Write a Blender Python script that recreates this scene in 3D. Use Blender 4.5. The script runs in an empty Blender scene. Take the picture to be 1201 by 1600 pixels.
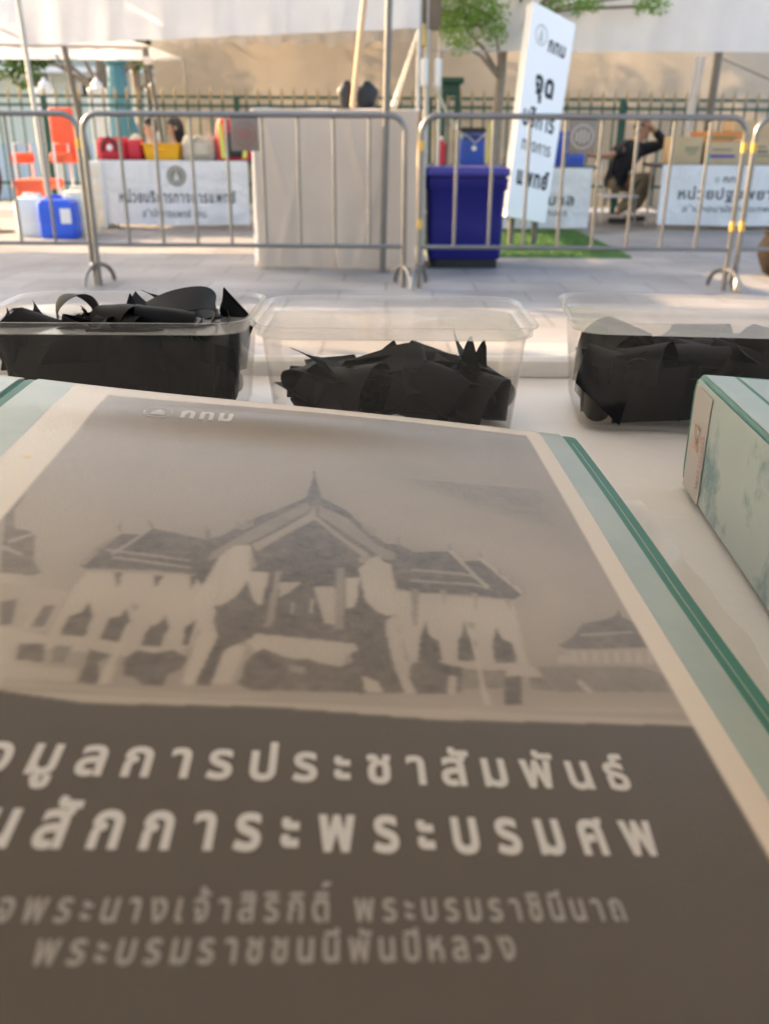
import bpy, bmesh, math, random
import numpy as np
from mathutils import Vector, Matrix, geometry

SC = bpy.context.scene
COL = SC.collection
R = math.radians
random.seed(7)
rng = np.random.default_rng(11)

# ------------------------------------------------------------------ camera
CAM_H, TABLE_Z = 0.91, 0.75
PITCH, ROLL, FPX = R(22.5), R(0.4), 1400.0          # FPX: focal length in pixels of the 1201 x 1600 photograph
FW = Vector((0, math.cos(PITCH), -math.sin(PITCH)))
_r0 = Vector((1, 0, 0)); _d0 = -(_r0.cross(FW))
RT = _r0 * math.cos(ROLL) - _d0 * math.sin(ROLL)
DN = _r0 * math.sin(ROLL) + _d0 * math.cos(ROLL)
EYE = Vector((0, 0, CAM_H))

def ray(px, py): return RT * (px - 600.5) + DN * (py - 800) + FW * FPX
def at_z(px, py, z):
    d = ray(px, py); return EYE + d * ((z - CAM_H) / d.z)
def at_y(px, py, y):
    d = ray(px, py); return EYE + d * (y / d.y)

cam = bpy.data.cameras.new('camera'); cam_ob = bpy.data.objects.new('camera', cam); COL.objects.link(cam_ob)
cam_ob.matrix_world = Matrix.Translation(EYE) @ Matrix((RT, -DN, -FW)).transposed().to_4x4()
cam.sensor_fit = 'VERTICAL'; cam.sensor_height = 36.0; cam.lens = 36.0 * FPX / 1600.0
cam.clip_start = 0.01; cam.clip_end = 500
cam.dof.use_dof = True; cam.dof.focus_distance = 0.41; cam.dof.aperture_fstop = 15.5
SC.camera = cam_ob

# ------------------------------------------------------------------ sky, sun, exposure
SUN_DIR = Vector((-0.90, 0.44, 0)).normalized(); SUN_EL = R(24)
TO_SUN = SUN_DIR * math.cos(SUN_EL) + Vector((0, 0, math.sin(SUN_EL)))
world = bpy.data.worlds.new('World'); SC.world = world; world.use_nodes = True
_nt = world.node_tree; _bg = _nt.nodes['Background']
_sky = _nt.nodes.new('ShaderNodeTexSky'); _sky.sky_type = 'NISHITA'; _sky.sun_disc = False
_sky.sun_elevation = SUN_EL; _sky.sun_rotation = math.atan2(TO_SUN.x, TO_SUN.y)
_sky.air_density = 1.0; _sky.dust_density = 4.0; _sky.ozone_density = 0.6
_nt.links.new(_sky.outputs[0], _bg.inputs[0]); _bg.inputs[1].default_value = 0.15
sun = bpy.data.lights.new('sun', 'SUN'); sun.energy = 4.5; sun.angle = R(0.5); sun.color = (1.0, 0.72, 0.44)
sun_ob = bpy.data.objects.new('sun', sun); COL.objects.link(sun_ob)
sun_ob.rotation_euler = (-TO_SUN).to_track_quat('-Z', 'Y').to_euler()
SC.view_settings.view_transform = 'Standard'; SC.view_settings.look = 'None'
SC.view_settings.use_white_balance = True; SC.view_settings.white_balance_temperature = 6850; SC.view_settings.white_balance_tint = 10
SC.view_settings.gamma = 1; SC.view_settings.exposure = 2.1
SC.cycles.max_bounces = 10; SC.cycles.diffuse_bounces = 5; SC.cycles.transparent_max_bounces = 40
SC.cycles.use_denoising = True
try: SC.cycles.sample_clamp_indirect = 8
except Exception: pass

# ------------------------------------------------------------------ materials
def lin(r, g, b):
    f = lambda c: (c / 12.92 if c <= 0.04045 else ((c + 0.055) / 1.055) ** 2.4)
    return (f(r / 255), f(g / 255), f(b / 255))

def mat(name, color, rough=0.6, metal=0.0, var=0.12, scale=8.0, bump=0.0, bscale=60.0, spec=0.5, coat=0.0, sub=None):
    """Principled surface whose colour wanders a little with object-space noise."""
    m = bpy.data.materials.new(name); m.use_nodes = True
    nt = m.node_tree; p = nt.nodes['Principled BSDF']
    tc = nt.nodes.new('ShaderNodeTexCoord')
    nz = nt.nodes.new('ShaderNodeTexNoise'); nz.inputs['Scale'].default_value = scale; nz.inputs['Detail'].default_value = 5
    nt.links.new(tc.outputs['Object'], nz.inputs['Vector'])
    mx = nt.nodes.new('ShaderNodeMix'); mx.data_type = 'RGBA'
    c = Vector(color[:3])
    mx.inputs[6].default_value = (*(c * (1 - var)), 1); mx.inputs[7].default_value = (*[min(1, x) for x in c * (1 + var)], 1)
    nt.links.new(nz.outputs['Fac'], mx.inputs[0]); nt.links.new(mx.outputs[2], p.inputs['Base Color'])
    p.inputs['Roughness'].default_value = rough; p.inputs['Metallic'].default_value = metal
    p.inputs['Specular IOR Level'].default_value = spec; p.inputs['Coat Weight'].default_value = coat
    if bump:
        n2 = nt.nodes.new('ShaderNodeTexNoise'); n2.inputs['Scale'].default_value = bscale; n2.inputs['Detail'].default_value = 4
        nt.links.new(tc.outputs['Object'], n2.inputs['Vector'])
        b = nt.nodes.new('ShaderNodeBump'); b.inputs['Strength'].default_value = bump; b.inputs['Distance'].default_value = 1.0 / bscale
        nt.links.new(n2.outputs['Fac'], b.inputs['Height']); nt.links.new(b.outputs[0], p.inputs['Normal'])
    return m

def cloth(name, color, trans=0.35, var=0.08, scale=3.0, bump=0.25, bscale=4.0):
    """Thin canvas: diffuse on the lit side, some light passing through."""
    m = mat(name, color, 0.8, var=var, scale=scale, bump=bump, bscale=bscale, spec=0.15)
    nt = m.node_tree; p = nt.nodes['Principled BSDF']; out = nt.nodes['Material Output']
    t = nt.nodes.new('ShaderNodeBsdfTranslucent')
    src = p.inputs['Base Color'].links[0].from_socket
    nt.links.new(src, t.inputs['Color'])
    ms = nt.nodes.new('ShaderNodeMixShader'); ms.inputs[0].default_value = trans
    nt.links.new(p.outputs[0], ms.inputs[1]); nt.links.new(t.outputs[0], ms.inputs[2])
    nt.links.new(ms.outputs[0], out.inputs['Surface'])
    return m

def clear_plastic(name, haze=0.06, tint=(1, 0.99, 0.975), rough=0.12, edge=0.0):
    """Milky see-through polypropylene: mostly transparent, a thin scattering veil and a gloss."""
    m = bpy.data.materials.new(name); m.use_nodes = True; nt = m.node_tree
    for n in list(nt.nodes): nt.nodes.remove(n)
    out = nt.nodes.new('ShaderNodeOutputMaterial')
    tr = nt.nodes.new('ShaderNodeBsdfTransparent'); tr.inputs[0].default_value = (*tint, 1)
    df = nt.nodes.new('ShaderNodeBsdfDiffuse'); df.inputs[0].default_value = (0.74, 0.76, 0.78, 1)
    tl = nt.nodes.new('ShaderNodeBsdfTranslucent'); tl.inputs[0].default_value = (0.80, 0.79, 0.77, 1)
    gl = nt.nodes.new('ShaderNodeBsdfGlossy'); gl.inputs['Roughness'].default_value = rough
    veil = nt.nodes.new('ShaderNodeMixShader'); veil.inputs[0].default_value = 0.5
    nt.links.new(df.outputs[0], veil.inputs[1]); nt.links.new(tl.outputs[0], veil.inputs[2])
    tc = nt.nodes.new('ShaderNodeTexCoord'); nz = nt.nodes.new('ShaderNodeTexNoise')
    nz.inputs['Scale'].default_value = 40; nz.inputs['Detail'].default_value = 4
    nt.links.new(tc.outputs['Object'], nz.inputs['Vector'])
    mr = nt.nodes.new('ShaderNodeMapRange'); mr.inputs[1].default_value = 0.3; mr.inputs[2].default_value = 0.7
    mr.inputs[3].default_value = haze * 0.7; mr.inputs[4].default_value = haze * 1.3
    nt.links.new(nz.outputs['Fac'], mr.inputs[0])
    lw = nt.nodes.new('ShaderNodeLayerWeight'); lw.inputs[0].default_value = 0.5
    p3 = nt.nodes.new('ShaderNodeMath'); p3.operation = 'POWER'; p3.inputs[1].default_value = 3.0; nt.links.new(lw.outputs['Facing'], p3.inputs[0])
    ad = nt.nodes.new('ShaderNodeMath'); ad.operation = 'MULTIPLY_ADD'; ad.inputs[1].default_value = edge; nt.links.new(p3.outputs[0], ad.inputs[0]); nt.links.new(mr.outputs[0], ad.inputs[2])
    m1 = nt.nodes.new('ShaderNodeMixShader'); nt.links.new(ad.outputs[0], m1.inputs[0])
    nt.links.new(tr.outputs[0], m1.inputs[1]); nt.links.new(veil.outputs[0], m1.inputs[2])
    fr = nt.nodes.new('ShaderNodeLayerWeight'); fr.inputs[0].default_value = 0.5
    pw = nt.nodes.new('ShaderNodeMath'); pw.operation = 'POWER'; pw.inputs[1].default_value = 4.0; nt.links.new(fr.outputs['Facing'], pw.inputs[0])
    ml = nt.nodes.new('ShaderNodeMath'); ml.operation = 'MULTIPLY_ADD'; ml.inputs[1].default_value = 0.35; ml.inputs[2].default_value = 0.012; nt.links.new(pw.outputs[0], ml.inputs[0])
    m2 = nt.nodes.new('ShaderNodeMixShader'); nt.links.new(ml.outputs[0], m2.inputs[0])
    nt.links.new(m1.outputs[0], m2.inputs[1]); nt.links.new(gl.outputs[0], m2.inputs[2])
    nt.links.new(m2.outputs[0], out.inputs['Surface'])
    return m

M = {}
M['steel'] = mat('stainless_steel', (0.23, 0.22, 0.205), 0.38, 1.0, 0.2, 6)
M['steel_dark'] = mat('grey_painted_steel', (0.16, 0.15, 0.135), 0.45, 0.6, 0.15, 5)
M['steel_pale'] = mat('galvanised_tent_tube', (0.45, 0.43, 0.40), 0.45, 0.7, 0.15, 5)
M['yellow_tape'] = mat('yellow_tape', (0.58, 0.34, 0.06), 0.5)
M['plate'] = mat('grey_sign_plate', (0.20, 0.175, 0.15), 0.45, 0.5, 0.1, 4)
M['plate_mark'] = mat('pale_plate_mark', (0.42, 0.38, 0.34), 0.5)
M['plate_red'] = mat('red_plate_mark', (0.30, 0.09, 0.07), 0.5)
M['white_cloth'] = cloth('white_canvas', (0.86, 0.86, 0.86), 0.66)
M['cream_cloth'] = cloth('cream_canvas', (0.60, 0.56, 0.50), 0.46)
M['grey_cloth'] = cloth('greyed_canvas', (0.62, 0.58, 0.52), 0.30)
M['beige_cloth'] = cloth('beige_counter_cloth', (0.63, 0.505, 0.39), 0.12, bump=0.07, bscale=4)
M['table_cloth'] = mat('white_table_cloth', (0.80, 0.77, 0.74), 0.42, 0, 0.03, 6, 0.05, 30, 0.5)
M['banner'] = cloth('white_vinyl_banner', (0.82, 0.81, 0.80), 0.15, bump=0.35, bscale=5)
M['ink'] = mat('grey_print_ink', (0.10, 0.10, 0.10), 0.6)
M['ink_black'] = mat('black_print_ink', (0.02, 0.022, 0.026), 0.6)
M['ink_pale'] = mat('pale_grey_print', (0.55, 0.55, 0.55), 0.6)
M['olive_ink'] = mat('olive_grey_print', (0.23, 0.21, 0.16), 0.6)
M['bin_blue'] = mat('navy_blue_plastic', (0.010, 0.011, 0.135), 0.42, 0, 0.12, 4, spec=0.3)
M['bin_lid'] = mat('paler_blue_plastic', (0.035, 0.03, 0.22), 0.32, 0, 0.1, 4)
M['blue'] = mat('bright_blue_plastic', (0.02, 0.10, 0.62), 0.38, 0, 0.12, 4)
M['blue_cool'] = mat('cooler_blue_plastic', (0.03, 0.09, 0.45), 0.42, 0, 0.12, 4)
M['white_plastic'] = mat('white_plastic', (0.74, 0.73, 0.70), 0.42, 0, 0.06, 4)
M['cream_plastic'] = mat('cream_plastic', (0.72, 0.66, 0.52), 0.42, 0, 0.08, 4)
M['orange'] = mat('orange_vinyl', (0.80, 0.115, 0.04), 0.45, 0, 0.1, 4)
M['red'] = mat('red_nylon', (0.55, 0.02, 0.04), 0.55, 0, 0.15, 6, 0.2, 40)
M['yellow'] = mat('yellow_plastic', (0.85, 0.42, 0.01), 0.42, 0, 0.1, 4)
M['beige_bag'] = mat('beige_canvas_bag', (0.50, 0.45, 0.36), 0.75, 0, 0.15, 8, 0.3, 40)
M['hi_vis'] = mat('yellow_reflective_strip', (0.62, 0.66, 0.12), 0.35)
M['black'] = mat('black_nylon', (0.018, 0.018, 0.02), 0.6, 0, 0.25, 8, 0.2, 60)
M['ribbon'] = mat('black_ribbon_fabric', (0.0042, 0.0048, 0.0070), 0.62, 0, 0.3, 60, 0.0, 1500, 0.16)
M['skin'] = mat('skin', (0.34, 0.175, 0.105), 0.5, 0, 0.1, 20)
M['skin_fair'] = mat('fair_skin', (0.55, 0.32, 0.22), 0.5, 0, 0.1, 20)
M['hair'] = mat('black_hair', (0.012, 0.010, 0.010), 0.45, 0, 0.3, 60)
M['shirt'] = mat('black_shirt', (0.012, 0.012, 0.015), 0.8, 0, 0.3, 15, 0.3, 40)
M['shirt_navy'] = mat('navy_shirt', (0.03, 0.035, 0.06), 0.8, 0, 0.2, 15)
M['shirt_grey'] = mat('grey_shirt', (0.30, 0.30, 0.33), 0.8, 0, 0.2, 15)
M['khaki'] = mat('khaki_trousers', (0.21, 0.165, 0.10), 0.85, 0, 0.2, 12, 0.3, 30)
M['eye'] = mat('dark_eye', (0.02, 0.015, 0.012), 0.2)
M['lip'] = mat('lip', (0.32, 0.12, 0.09), 0.5)
M['card'] = mat('corrugated_cardboard', (0.50, 0.37, 0.22), 0.8, 0, 0.1, 5, 0.1, 60)
M['card_print'] = mat('green_carton_print', (0.16, 0.22, 0.12), 0.7)
M['card_purple'] = mat('purple_carton_print', (0.10, 0.06, 0.30), 0.7)
M['card_orange'] = mat('orange_carton', (0.58, 0.24, 0.07), 0.75)
M['mint'] = mat('mint_sticker', (0.20, 0.52, 0.38), 0.5)
M['wood'] = mat('pale_wood', (0.55, 0.34, 0.19), 0.6, 0, 0.2, 14, 0.15, 50)
M['brown'] = mat('brown_weathered_wood', (0.16, 0.12, 0.085), 0.8, 0, 0.25, 10, 0.3, 40)
M['brass'] = mat('brass_fitting', (0.52, 0.32, 0.11), 0.35, 0.9)
M['green_paint'] = mat('dark_green_paint', (0.012, 0.07, 0.05), 0.45, 0, 0.2, 6)
M['fence_green'] = mat('green_fence_paint', (0.035, 0.105, 0.085), 0.5, 0, 0.2, 6)
M['gold'] = mat('gold_paint', (0.42, 0.34, 0.20), 0.5, 0.2)
M['teal'] = mat('turquoise_paint', (0.06, 0.20, 0.24), 0.55, 0, 0.15, 4)
M['white_paint'] = mat('white_wall_paint', (0.78, 0.79, 0.78), 0.7, 0, 0.06, 2)
M['pale_wall'] = mat('pale_green_wall', (0.60, 0.64, 0.57), 0.8, 0, 0.08, 1.5)
M['pale_blue'] = mat('pale_blue_paint', (0.42, 0.54, 0.66), 0.7, 0, 0.1, 2)
M['roof_grey'] = mat('grey_roof', (0.25, 0.24, 0.23), 0.8)
M['window'] = mat('window_glass_dark', (0.05, 0.055, 0.05), 0.12, 0, 0.2, 3)
M['table_top'] = mat('dark_table_top', (0.07, 0.07, 0.075), 0.5)
M['bark'] = mat('tree_bark', (0.27, 0.22, 0.175), 0.9, 0, 0.35, 14, 0.6, 20)
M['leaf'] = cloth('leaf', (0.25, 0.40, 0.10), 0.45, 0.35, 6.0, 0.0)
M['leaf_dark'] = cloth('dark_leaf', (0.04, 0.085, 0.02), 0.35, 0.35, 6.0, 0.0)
M['rope'] = mat('pale_plastic_strap', (0.62, 0.58, 0.50), 0.4)
M['clear_wrap'] = clear_plastic('clear_plastic_wrap', 0.12, rough=0.2, edge=0.3)
M['pot'] = mat('dark_brown_planter', (0.020, 0.015, 0.012), 0.9, 0, 0.3, 6, 0.3, 20, 0.1)
M['sign_face'] = cloth('white_sign_face', (0.90, 0.90, 0.90), 0.02, 0.02, 3, 0.02)
M['sign_side'] = cloth('cream_sign_side', (0.86, 0.82, 0.74), 0.02, 0.04, 3, 0.02)
M['binder_green'] = mat('green_binder_cloth', (0.012, 0.155, 0.100), 0.45, 0, 0.15, 60, 0.12, 900)
M['binder_mottle'] = None
M['page'] = mat('paper_pages', (0.72, 0.69, 0.62), 0.8)
M['dark_hollow'] = mat('shaded_binder_inside', (0.05, 0.05, 0.045), 0.7)
M['bin_plastic'] = clear_plastic('milky_clear_plastic', 0.015, rough=0.10, edge=0.16)
M['rim_plastic'] = clear_plastic('milky_rim_plastic', 0.04, rough=0.10, edge=0.42)
M['tape'] = clear_plastic('clear_tape', 0.04, rough=0.2)
M['shade_cloth'] = cloth('unseen_tent_lining', (0.75, 0.765, 0.775), 0.37)  # unseen lining whose tint and translucency set the light on the table

def mottle(name, base, blotch, scale, thr0, thr1, rough, grain=0.25, gscale=1400):
    m = mat(name, base, rough, 0, 0.06, 40)
    nt = m.node_tree; p = nt.nodes['Principled BSDF']
    src = p.inputs['Base Color'].links[0].from_socket
    tc = next(n for n in nt.nodes if n.type == 'TEX_COORD')
    nz = nt.nodes.new('ShaderNodeTexNoise'); nz.inputs['Scale'].default_value = scale; nz.inputs['Detail'].default_value = 9
    nz.inputs['Roughness'].default_value = 0.65
    nt.links.new(tc.outputs['Object'], nz.inputs['Vector'])
    mr = nt.nodes.new('ShaderNodeMapRange'); mr.inputs[1].default_value = thr0; mr.inputs[2].default_value = thr1
    nt.links.new(nz.outputs['Fac'], mr.inputs[0])
    mx = nt.nodes.new('ShaderNodeMix'); mx.data_type = 'RGBA'; mx.inputs[7].default_value = (*blotch, 1)
    nt.links.new(mr.outputs[0], mx.inputs[0]); nt.links.new(src, mx.inputs[6]); nt.links.new(mx.outputs[2], p.inputs['Base Color'])
    add_grain(m, grain, gscale)
    return m

def add_grain(m, strength, scale, dist=0.0004):
    nt = m.node_tree; p = nt.nodes['Principled BSDF']
    tc = next(n for n in nt.nodes if n.type == 'TEX_COORD')
    n2 = nt.nodes.new('ShaderNodeTexNoise'); n2.inputs['Scale'].default_value = scale; n2.inputs['Detail'].default_value = 3
    nt.links.new(tc.outputs['Object'], n2.inputs['Vector'])
    b = nt.nodes.new('ShaderNodeBump'); b.inputs['Strength'].default_value = strength; b.inputs['Distance'].default_value = dist
    nt.links.new(n2.outputs['Fac'], b.inputs['Height']); nt.links.new(b.outputs[0], p.inputs['Normal'])

M['binder_pale'] = mottle('pale_green_laminate', (0.365, 0.395, 0.325), (0.235, 0.30, 0.245), 9, 0.45, 0.75, 0.30)
M['binder_spine'] = mottle('grey_green_laminate', (0.44, 0.51, 0.485), (0.13, 0.25, 0.26), 22, 0.53, 0.64, 0.34)
M['label_paper'] = mat('pinkish_spine_label', (0.49, 0.455, 0.42), 0.4, 0, 0.05, 30)
M['red_ink'] = mat('faded_red_print', (0.55, 0.29, 0.22), 0.5)
M['print_letter_dim'] = mat('dim_cream_lettering', (0.31, 0.265, 0.215), 0.36, 0, 0.03, 60)
M['print_letter'] = mat('cream_lettering', (0.55, 0.485, 0.41), 0.36, 0, 0.03, 60)
add_grain(M['print_letter'], 0.25, 1400)

def print_material():
    m = bpy.data.materials.new('sepia_print_under_film'); m.use_nodes = True; nt = m.node_tree; p = nt.nodes['Principled BSDF']
    a = nt.nodes.new('ShaderNodeVertexColor'); a.layer_name = 'print'
    nt.links.new(a.outputs[0], p.inputs['Base Color'])
    p.inputs['Roughness'].default_value = 0.24; p.inputs['Specular IOR Level'].default_value = 0.29
    nt.nodes.new('ShaderNodeTexCoord'); add_grain(m, 0.40, 1300)
    return m
M['print'] = print_material()

def paver_material():
    m = bpy.data.materials.new('grey_stone_pavers'); m.use_nodes = True; nt = m.node_tree; p = nt.nodes['Principled BSDF']
    tc = nt.nodes.new('ShaderNodeTexCoord')
    br = nt.nodes.new('ShaderNodeTexBrick'); br.offset = 0.5; br.inputs['Scale'].default_value = 1.0
    br.inputs['Brick Width'].default_value = 0.6; br.inputs['Row Height'].default_value = 0.4; br.inputs['Mortar Size'].default_value = 0.008
    br.inputs['Color1'].default_value = (0.26, 0.25, 0.243, 1); br.inputs['Color2'].default_value = (0.22, 0.212, 0.207, 1)
    br.inputs['Mortar'].default_value = (0.15, 0.143, 0.135, 1)
    nt.links.new(tc.outputs['Object'], br.inputs['Vector'])
    nz = nt.nodes.new('ShaderNodeTexNoise'); nz.inputs['Scale'].default_value = 1.3; nz.inputs['Detail'].default_value = 8
    nt.links.new(tc.outputs['Object'], nz.inputs['Vector'])
    mr = nt.nodes.new('ShaderNodeMapRange'); mr.inputs[1].default_value = 0.25; mr.inputs[2].default_value = 0.75; mr.inputs[3].default_value = 0.62; mr.inputs[4].default_value = 1.25
    nt.links.new(nz.outputs['Fac'], mr.inputs[0])
    mx = nt.nodes.new('ShaderNodeMix'); mx.data_type = 'RGBA'; mx.blend_type = 'MULTIPLY'; mx.inputs[0].default_value = 1
    nt.links.new(br.outputs['Color'], mx.inputs[6]); nt.links.new(mr.outputs[0], mx.inputs[7])
    nt.links.new(mx.outputs[2], p.inputs['Base Color']); p.inputs['Roughness'].default_value = 0.6
    b = nt.nodes.new('ShaderNodeBump'); b.inputs['Strength'].default_value = 0.3; b.inputs['Distance'].default_value = 0.004
    nt.links.new(br.outputs['Fac'], b.inputs['Height']); b.invert = True; nt.links.new(b.outputs[0], p.inputs['Normal'])
    return m
M['paver'] = paver_material()
M['turf'] = mat('artificial_turf', (0.10, 0.20, 0.055), 0.9, 0, 0.35, 30, 0.8, 120)

# ------------------------------------------------------------------ mesh helpers
class MB:
    """Collects shapes in world space; build() links them as ONE mesh object under a thing or as a thing."""
    def __init__(self): self.v, self.f = [], []
    def add(self, vs, fs):
        o = len(self.v); self.v += [tuple(v) for v in vs]; self.f += [tuple(o + i for i in f) for f in fs]; return self
    def box(self, c, s, rz=0.0, bev=0.0, mtx=None):
        """Box centred at c with size s; bevelled edges when bev > 0."""
        bm = bmesh.new(); bmesh.ops.create_cube(bm, size=1)
        for v in bm.verts: v.co = Vector((v.co.x * s[0], v.co.y * s[1], v.co.z * s[2]))
        if bev: bmesh.ops.bevel(bm, geom=bm.edges[:], offset=bev, segments=3, profile=0.5, affect='EDGES')
        m = Matrix.Translation(c) @ Matrix.Rotation(rz, 4, 'Z')
        if mtx is not None: m = mtx @ Matrix.Translation(c)
        bm.verts.index_update()
        vs = [m @ v.co for v in bm.verts]; fs = [[v.index for v in f.verts] for f in bm.faces]
        bm.free(); return self.add(vs, fs)
    def tube(self, pts, r, n=10, close=False):
        pts = [Vector(p) for p in pts]; rr = r if isinstance(r, (list, tuple)) else [r] * len(pts)
        vs, fs = [], []; N = len(pts); up = None
        for i, p in enumerate(pts):
            d = (pts[(i + 1) % N] - pts[i - 1]) if (close or 0 < i < N - 1) else (pts[1] - pts[0] if i == 0 else pts[-1] - pts[-2])
            d.normalize()
            if up is None: up = Vector((0, 0, 1)) if abs(d.z) < 0.9 else Vector((0, 1, 0))
            s = d.cross(up).normalized(); up = s.cross(d).normalized()
            for k in range(n):
                a = 2 * math.pi * k / n; vs.append(p + (s * math.cos(a) + up * math.sin(a)) * rr[i])
        for i in range(N if close else N - 1):
            j = (i + 1) % N
            for k in range(n): fs.append((i * n + k, i * n + (k + 1) % n, j * n + (k + 1) % n, j * n + k))
        if not close: fs += [tuple(range(n))[::-1], tuple((N - 1) * n + k for k in range(n))]
        return self.add(vs, fs)
    def lathe(self, prof, c, n=24, sx=1.0, sy=1.0):
        """Profile of (radius, z) turned about the vertical through c."""
        vs, fs = [], []
        for r, z in prof:
            for k in range(n):
                a = 2 * math.pi * k / n; vs.append((c[0] + r * math.cos(a) * sx, c[1] + r * math.sin(a) * sy, c[2] + z))
        for i in range(len(prof) - 1):
            for k in range(n): fs.append((i * n + k, i * n + (k + 1) % n, (i + 1) * n + (k + 1) % n, (i + 1) * n + k))
        fs += [tuple(range(n))[::-1], tuple((len(prof) - 1) * n + k for k in range(n))]
        return self.add(vs, fs)
    def loft(self, rings, caps=True):
        n = len(rings[0]); vs = [v for r in rings for v in r]; fs = []
        for i in range(len(rings) - 1):
            for k in range(n): fs.append((i * n + k, i * n + (k + 1) % n, (i + 1) * n + (k + 1) % n, (i + 1) * n + k))
        if caps: fs += [tuple(range(n))[::-1], tuple((len(rings) - 1) * n + k for k in range(n))]
        return self.add(vs, fs)
    def prism(self, poly, d):
        """Flat outline (3D points) pushed along d."""
        n = len(poly); d = Vector(d); a = [Vector(p) for p in poly]; b = [p + d for p in a]
        fs = [tuple(range(n))[::-1], tuple(n + k for k in range(n))] + [(k, (k + 1) % n, n + (k + 1) % n, n + k) for k in range(n)]
        return self.add(a + b, fs)
    def sheet(self, fn, nu, nv, thick=0.004):
        """Grid fn(u, v) -> point, given a real thickness."""
        g = [[Vector(fn(i / nu, j / nv)) for i in range(nu + 1)] for j in range(nv + 1)]
        nrm = [[None] * (nu + 1) for _ in range(nv + 1)]
        for j in range(nv + 1):
            for i in range(nu + 1):
                a = g[j][min(nu, i + 1)] - g[j][max(0, i - 1)]; b = g[min(nv, j + 1)][i] - g[max(0, j - 1)][i]
                c = a.cross(b); nrm[j][i] = c.normalized() if c.length > 1e-12 else Vector((0, 0, 1))
        W = nu + 1; vs = [p for row in g for p in row] + [g[j][i] - nrm[j][i] * thick for j in range(nv + 1) for i in range(W)]
        o = W * (nv + 1); fs = []
        for j in range(nv):
            for i in range(nu):
                q = (j * W + i, j * W + i + 1, (j + 1) * W + i + 1, (j + 1) * W + i)
                fs.append(q); fs.append(tuple(o + k for k in reversed(q)))
        for i in range(nu):
            fs.append((i + 1, i, o + i, o + i + 1)); k = nv * W
            fs.append((k + i, k + i + 1, o + k + i + 1, o + k + i))
        for j in range(nv):
            fs.append((j * W, (j + 1) * W, o + (j + 1) * W, o + j * W)); k = nu
            fs.append(((j + 1) * W + k, j * W + k, o + j * W + k, o + (j + 1) * W + k))
        return self.add(vs, fs)
    def ball(self, c, r, n=16, m=10, fn=None):
        rr = r if isinstance(r, (list, tuple)) else (r, r, r); vs, fs = [], []
        for j in range(m + 1):
            t = math.pi * j / m
            for k in range(n):
                a = 2 * math.pi * k / n
                p = Vector((math.sin(t) * math.cos(a), math.sin(t) * math.sin(a), math.cos(t)))
                if fn: p = fn(p)
                vs.append((c[0] + p.x * rr[0], c[1] + p.y * rr[1], c[2] + p.z * rr[2]))
        for j in range(m):
            for k in range(n): fs.append((j * n + k, (j + 1) * n + k, (j + 1) * n + (k + 1) % n, j * n + (k + 1) % n))
        return self.add(vs, fs)
    def mesh(self, name, material, off=(0, 0, 0), smooth=True, angle=40):
        me = bpy.data.meshes.new(name); off = Vector(off)
        me.from_pydata([tuple(Vector(v) - off) for v in self.v], [], self.f)
        for mm in (material if isinstance(material, (list, tuple)) else [material]): me.materials.append(mm)
        bm = bmesh.new(); bm.from_mesh(me)
        bmesh.ops.remove_doubles(bm, verts=bm.verts[:], dist=1e-6)
        bmesh.ops.recalc_face_normals(bm, faces=bm.faces[:])
        bm.to_mesh(me); bm.free()
        if smooth:
            me.polygons.foreach_set('use_smooth', [True] * len(me.polygons)); me.set_sharp_from_angle(angle=R(angle))
        me.update(); return me
    def build(self, name, material, parent=None, smooth=True, angle=40, label=None, off=None):
        root = parent
        while root is not None and root.parent is not None: root = root.parent
        o_ = Vector(off) if off is not None else (root.location if root is not None else Vector((0, 0, 0)))
        o = bpy.data.objects.new(name, self.mesh(name, material, o_, smooth, angle)); COL.objects.link(o)
        if parent is not None: o.parent = parent
        if label: o['label'] = label
        return o

def tag(o, label, cat, group=None):
    o['label'] = label; o['category'] = cat
    if group: o['group'] = group
    return o
def thing(name, label, cat, loc, group=None):
    o = bpy.data.objects.new(name, None); COL.objects.link(o); o.location = loc; o.empty_display_size = 0.1
    return tag(o, label, cat, group)
def single(mb, name, material, label, cat, loc, group=None, smooth=True, angle=40):
    o = mb.build(name, material, None, smooth, angle, off=loc); o.location = loc
    return tag(o, label, cat, group)
def struct(mb, name, material, smooth=False):
    o = mb.build(name, material, None, smooth); o['kind'] = 'structure'; return o
def copy_tree(o, parent=None):
    c = o.copy(); COL.objects.link(c)
    if parent is not None: c.parent = parent
    for ch in [x for x in o.children]: copy_tree(ch, c)
    return c

# ------------------------------------------------------------------ Thai / Latin lettering as solid outlines
_glyphs = {}
UPPER = '\u0e34\u0e35\u0e36\u0e37\u0e31\u0e47'; TONE = '\u0e48\u0e49\u0e4a\u0e4b\u0e4c\u0e4d'; LOWER = '\u0e38\u0e39\u0e3a'
def _splines(s):
    cu = bpy.data.curves.new('lettering_source', 'FONT'); cu.body = s; cu.size = 1.0
    ob = bpy.data.objects.new('lettering_source', cu); COL.objects.link(ob)
    dg = bpy.context.evaluated_depsgraph_get(); c2 = ob.evaluated_get(dg).to_curve(dg)
    out = []
    for sp in c2.splines:
        bp = sp.bezier_points; pts = []
        for i in range(len(bp)):
            a, b = bp[i], bp[(i + 1) % len(bp)]
            pts += [Vector((q.x, q.y)) for q in geometry.interpolate_bezier(a.co, a.handle_right, b.handle_left, b.co, 5)[:-1]]
        cl = []
        for q in pts:
            if not cl or (q - cl[-1]).length > 1e-4: cl.append(q)
        if len(cl) > 2 and (cl[0] - cl[-1]).length < 1e-4: cl.pop()
        if len(cl) > 2: out.append(cl)
    ob.evaluated_get(dg).to_curve_clear()
    bpy.data.objects.remove(ob); bpy.data.curves.remove(cu)
    return out
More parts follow.
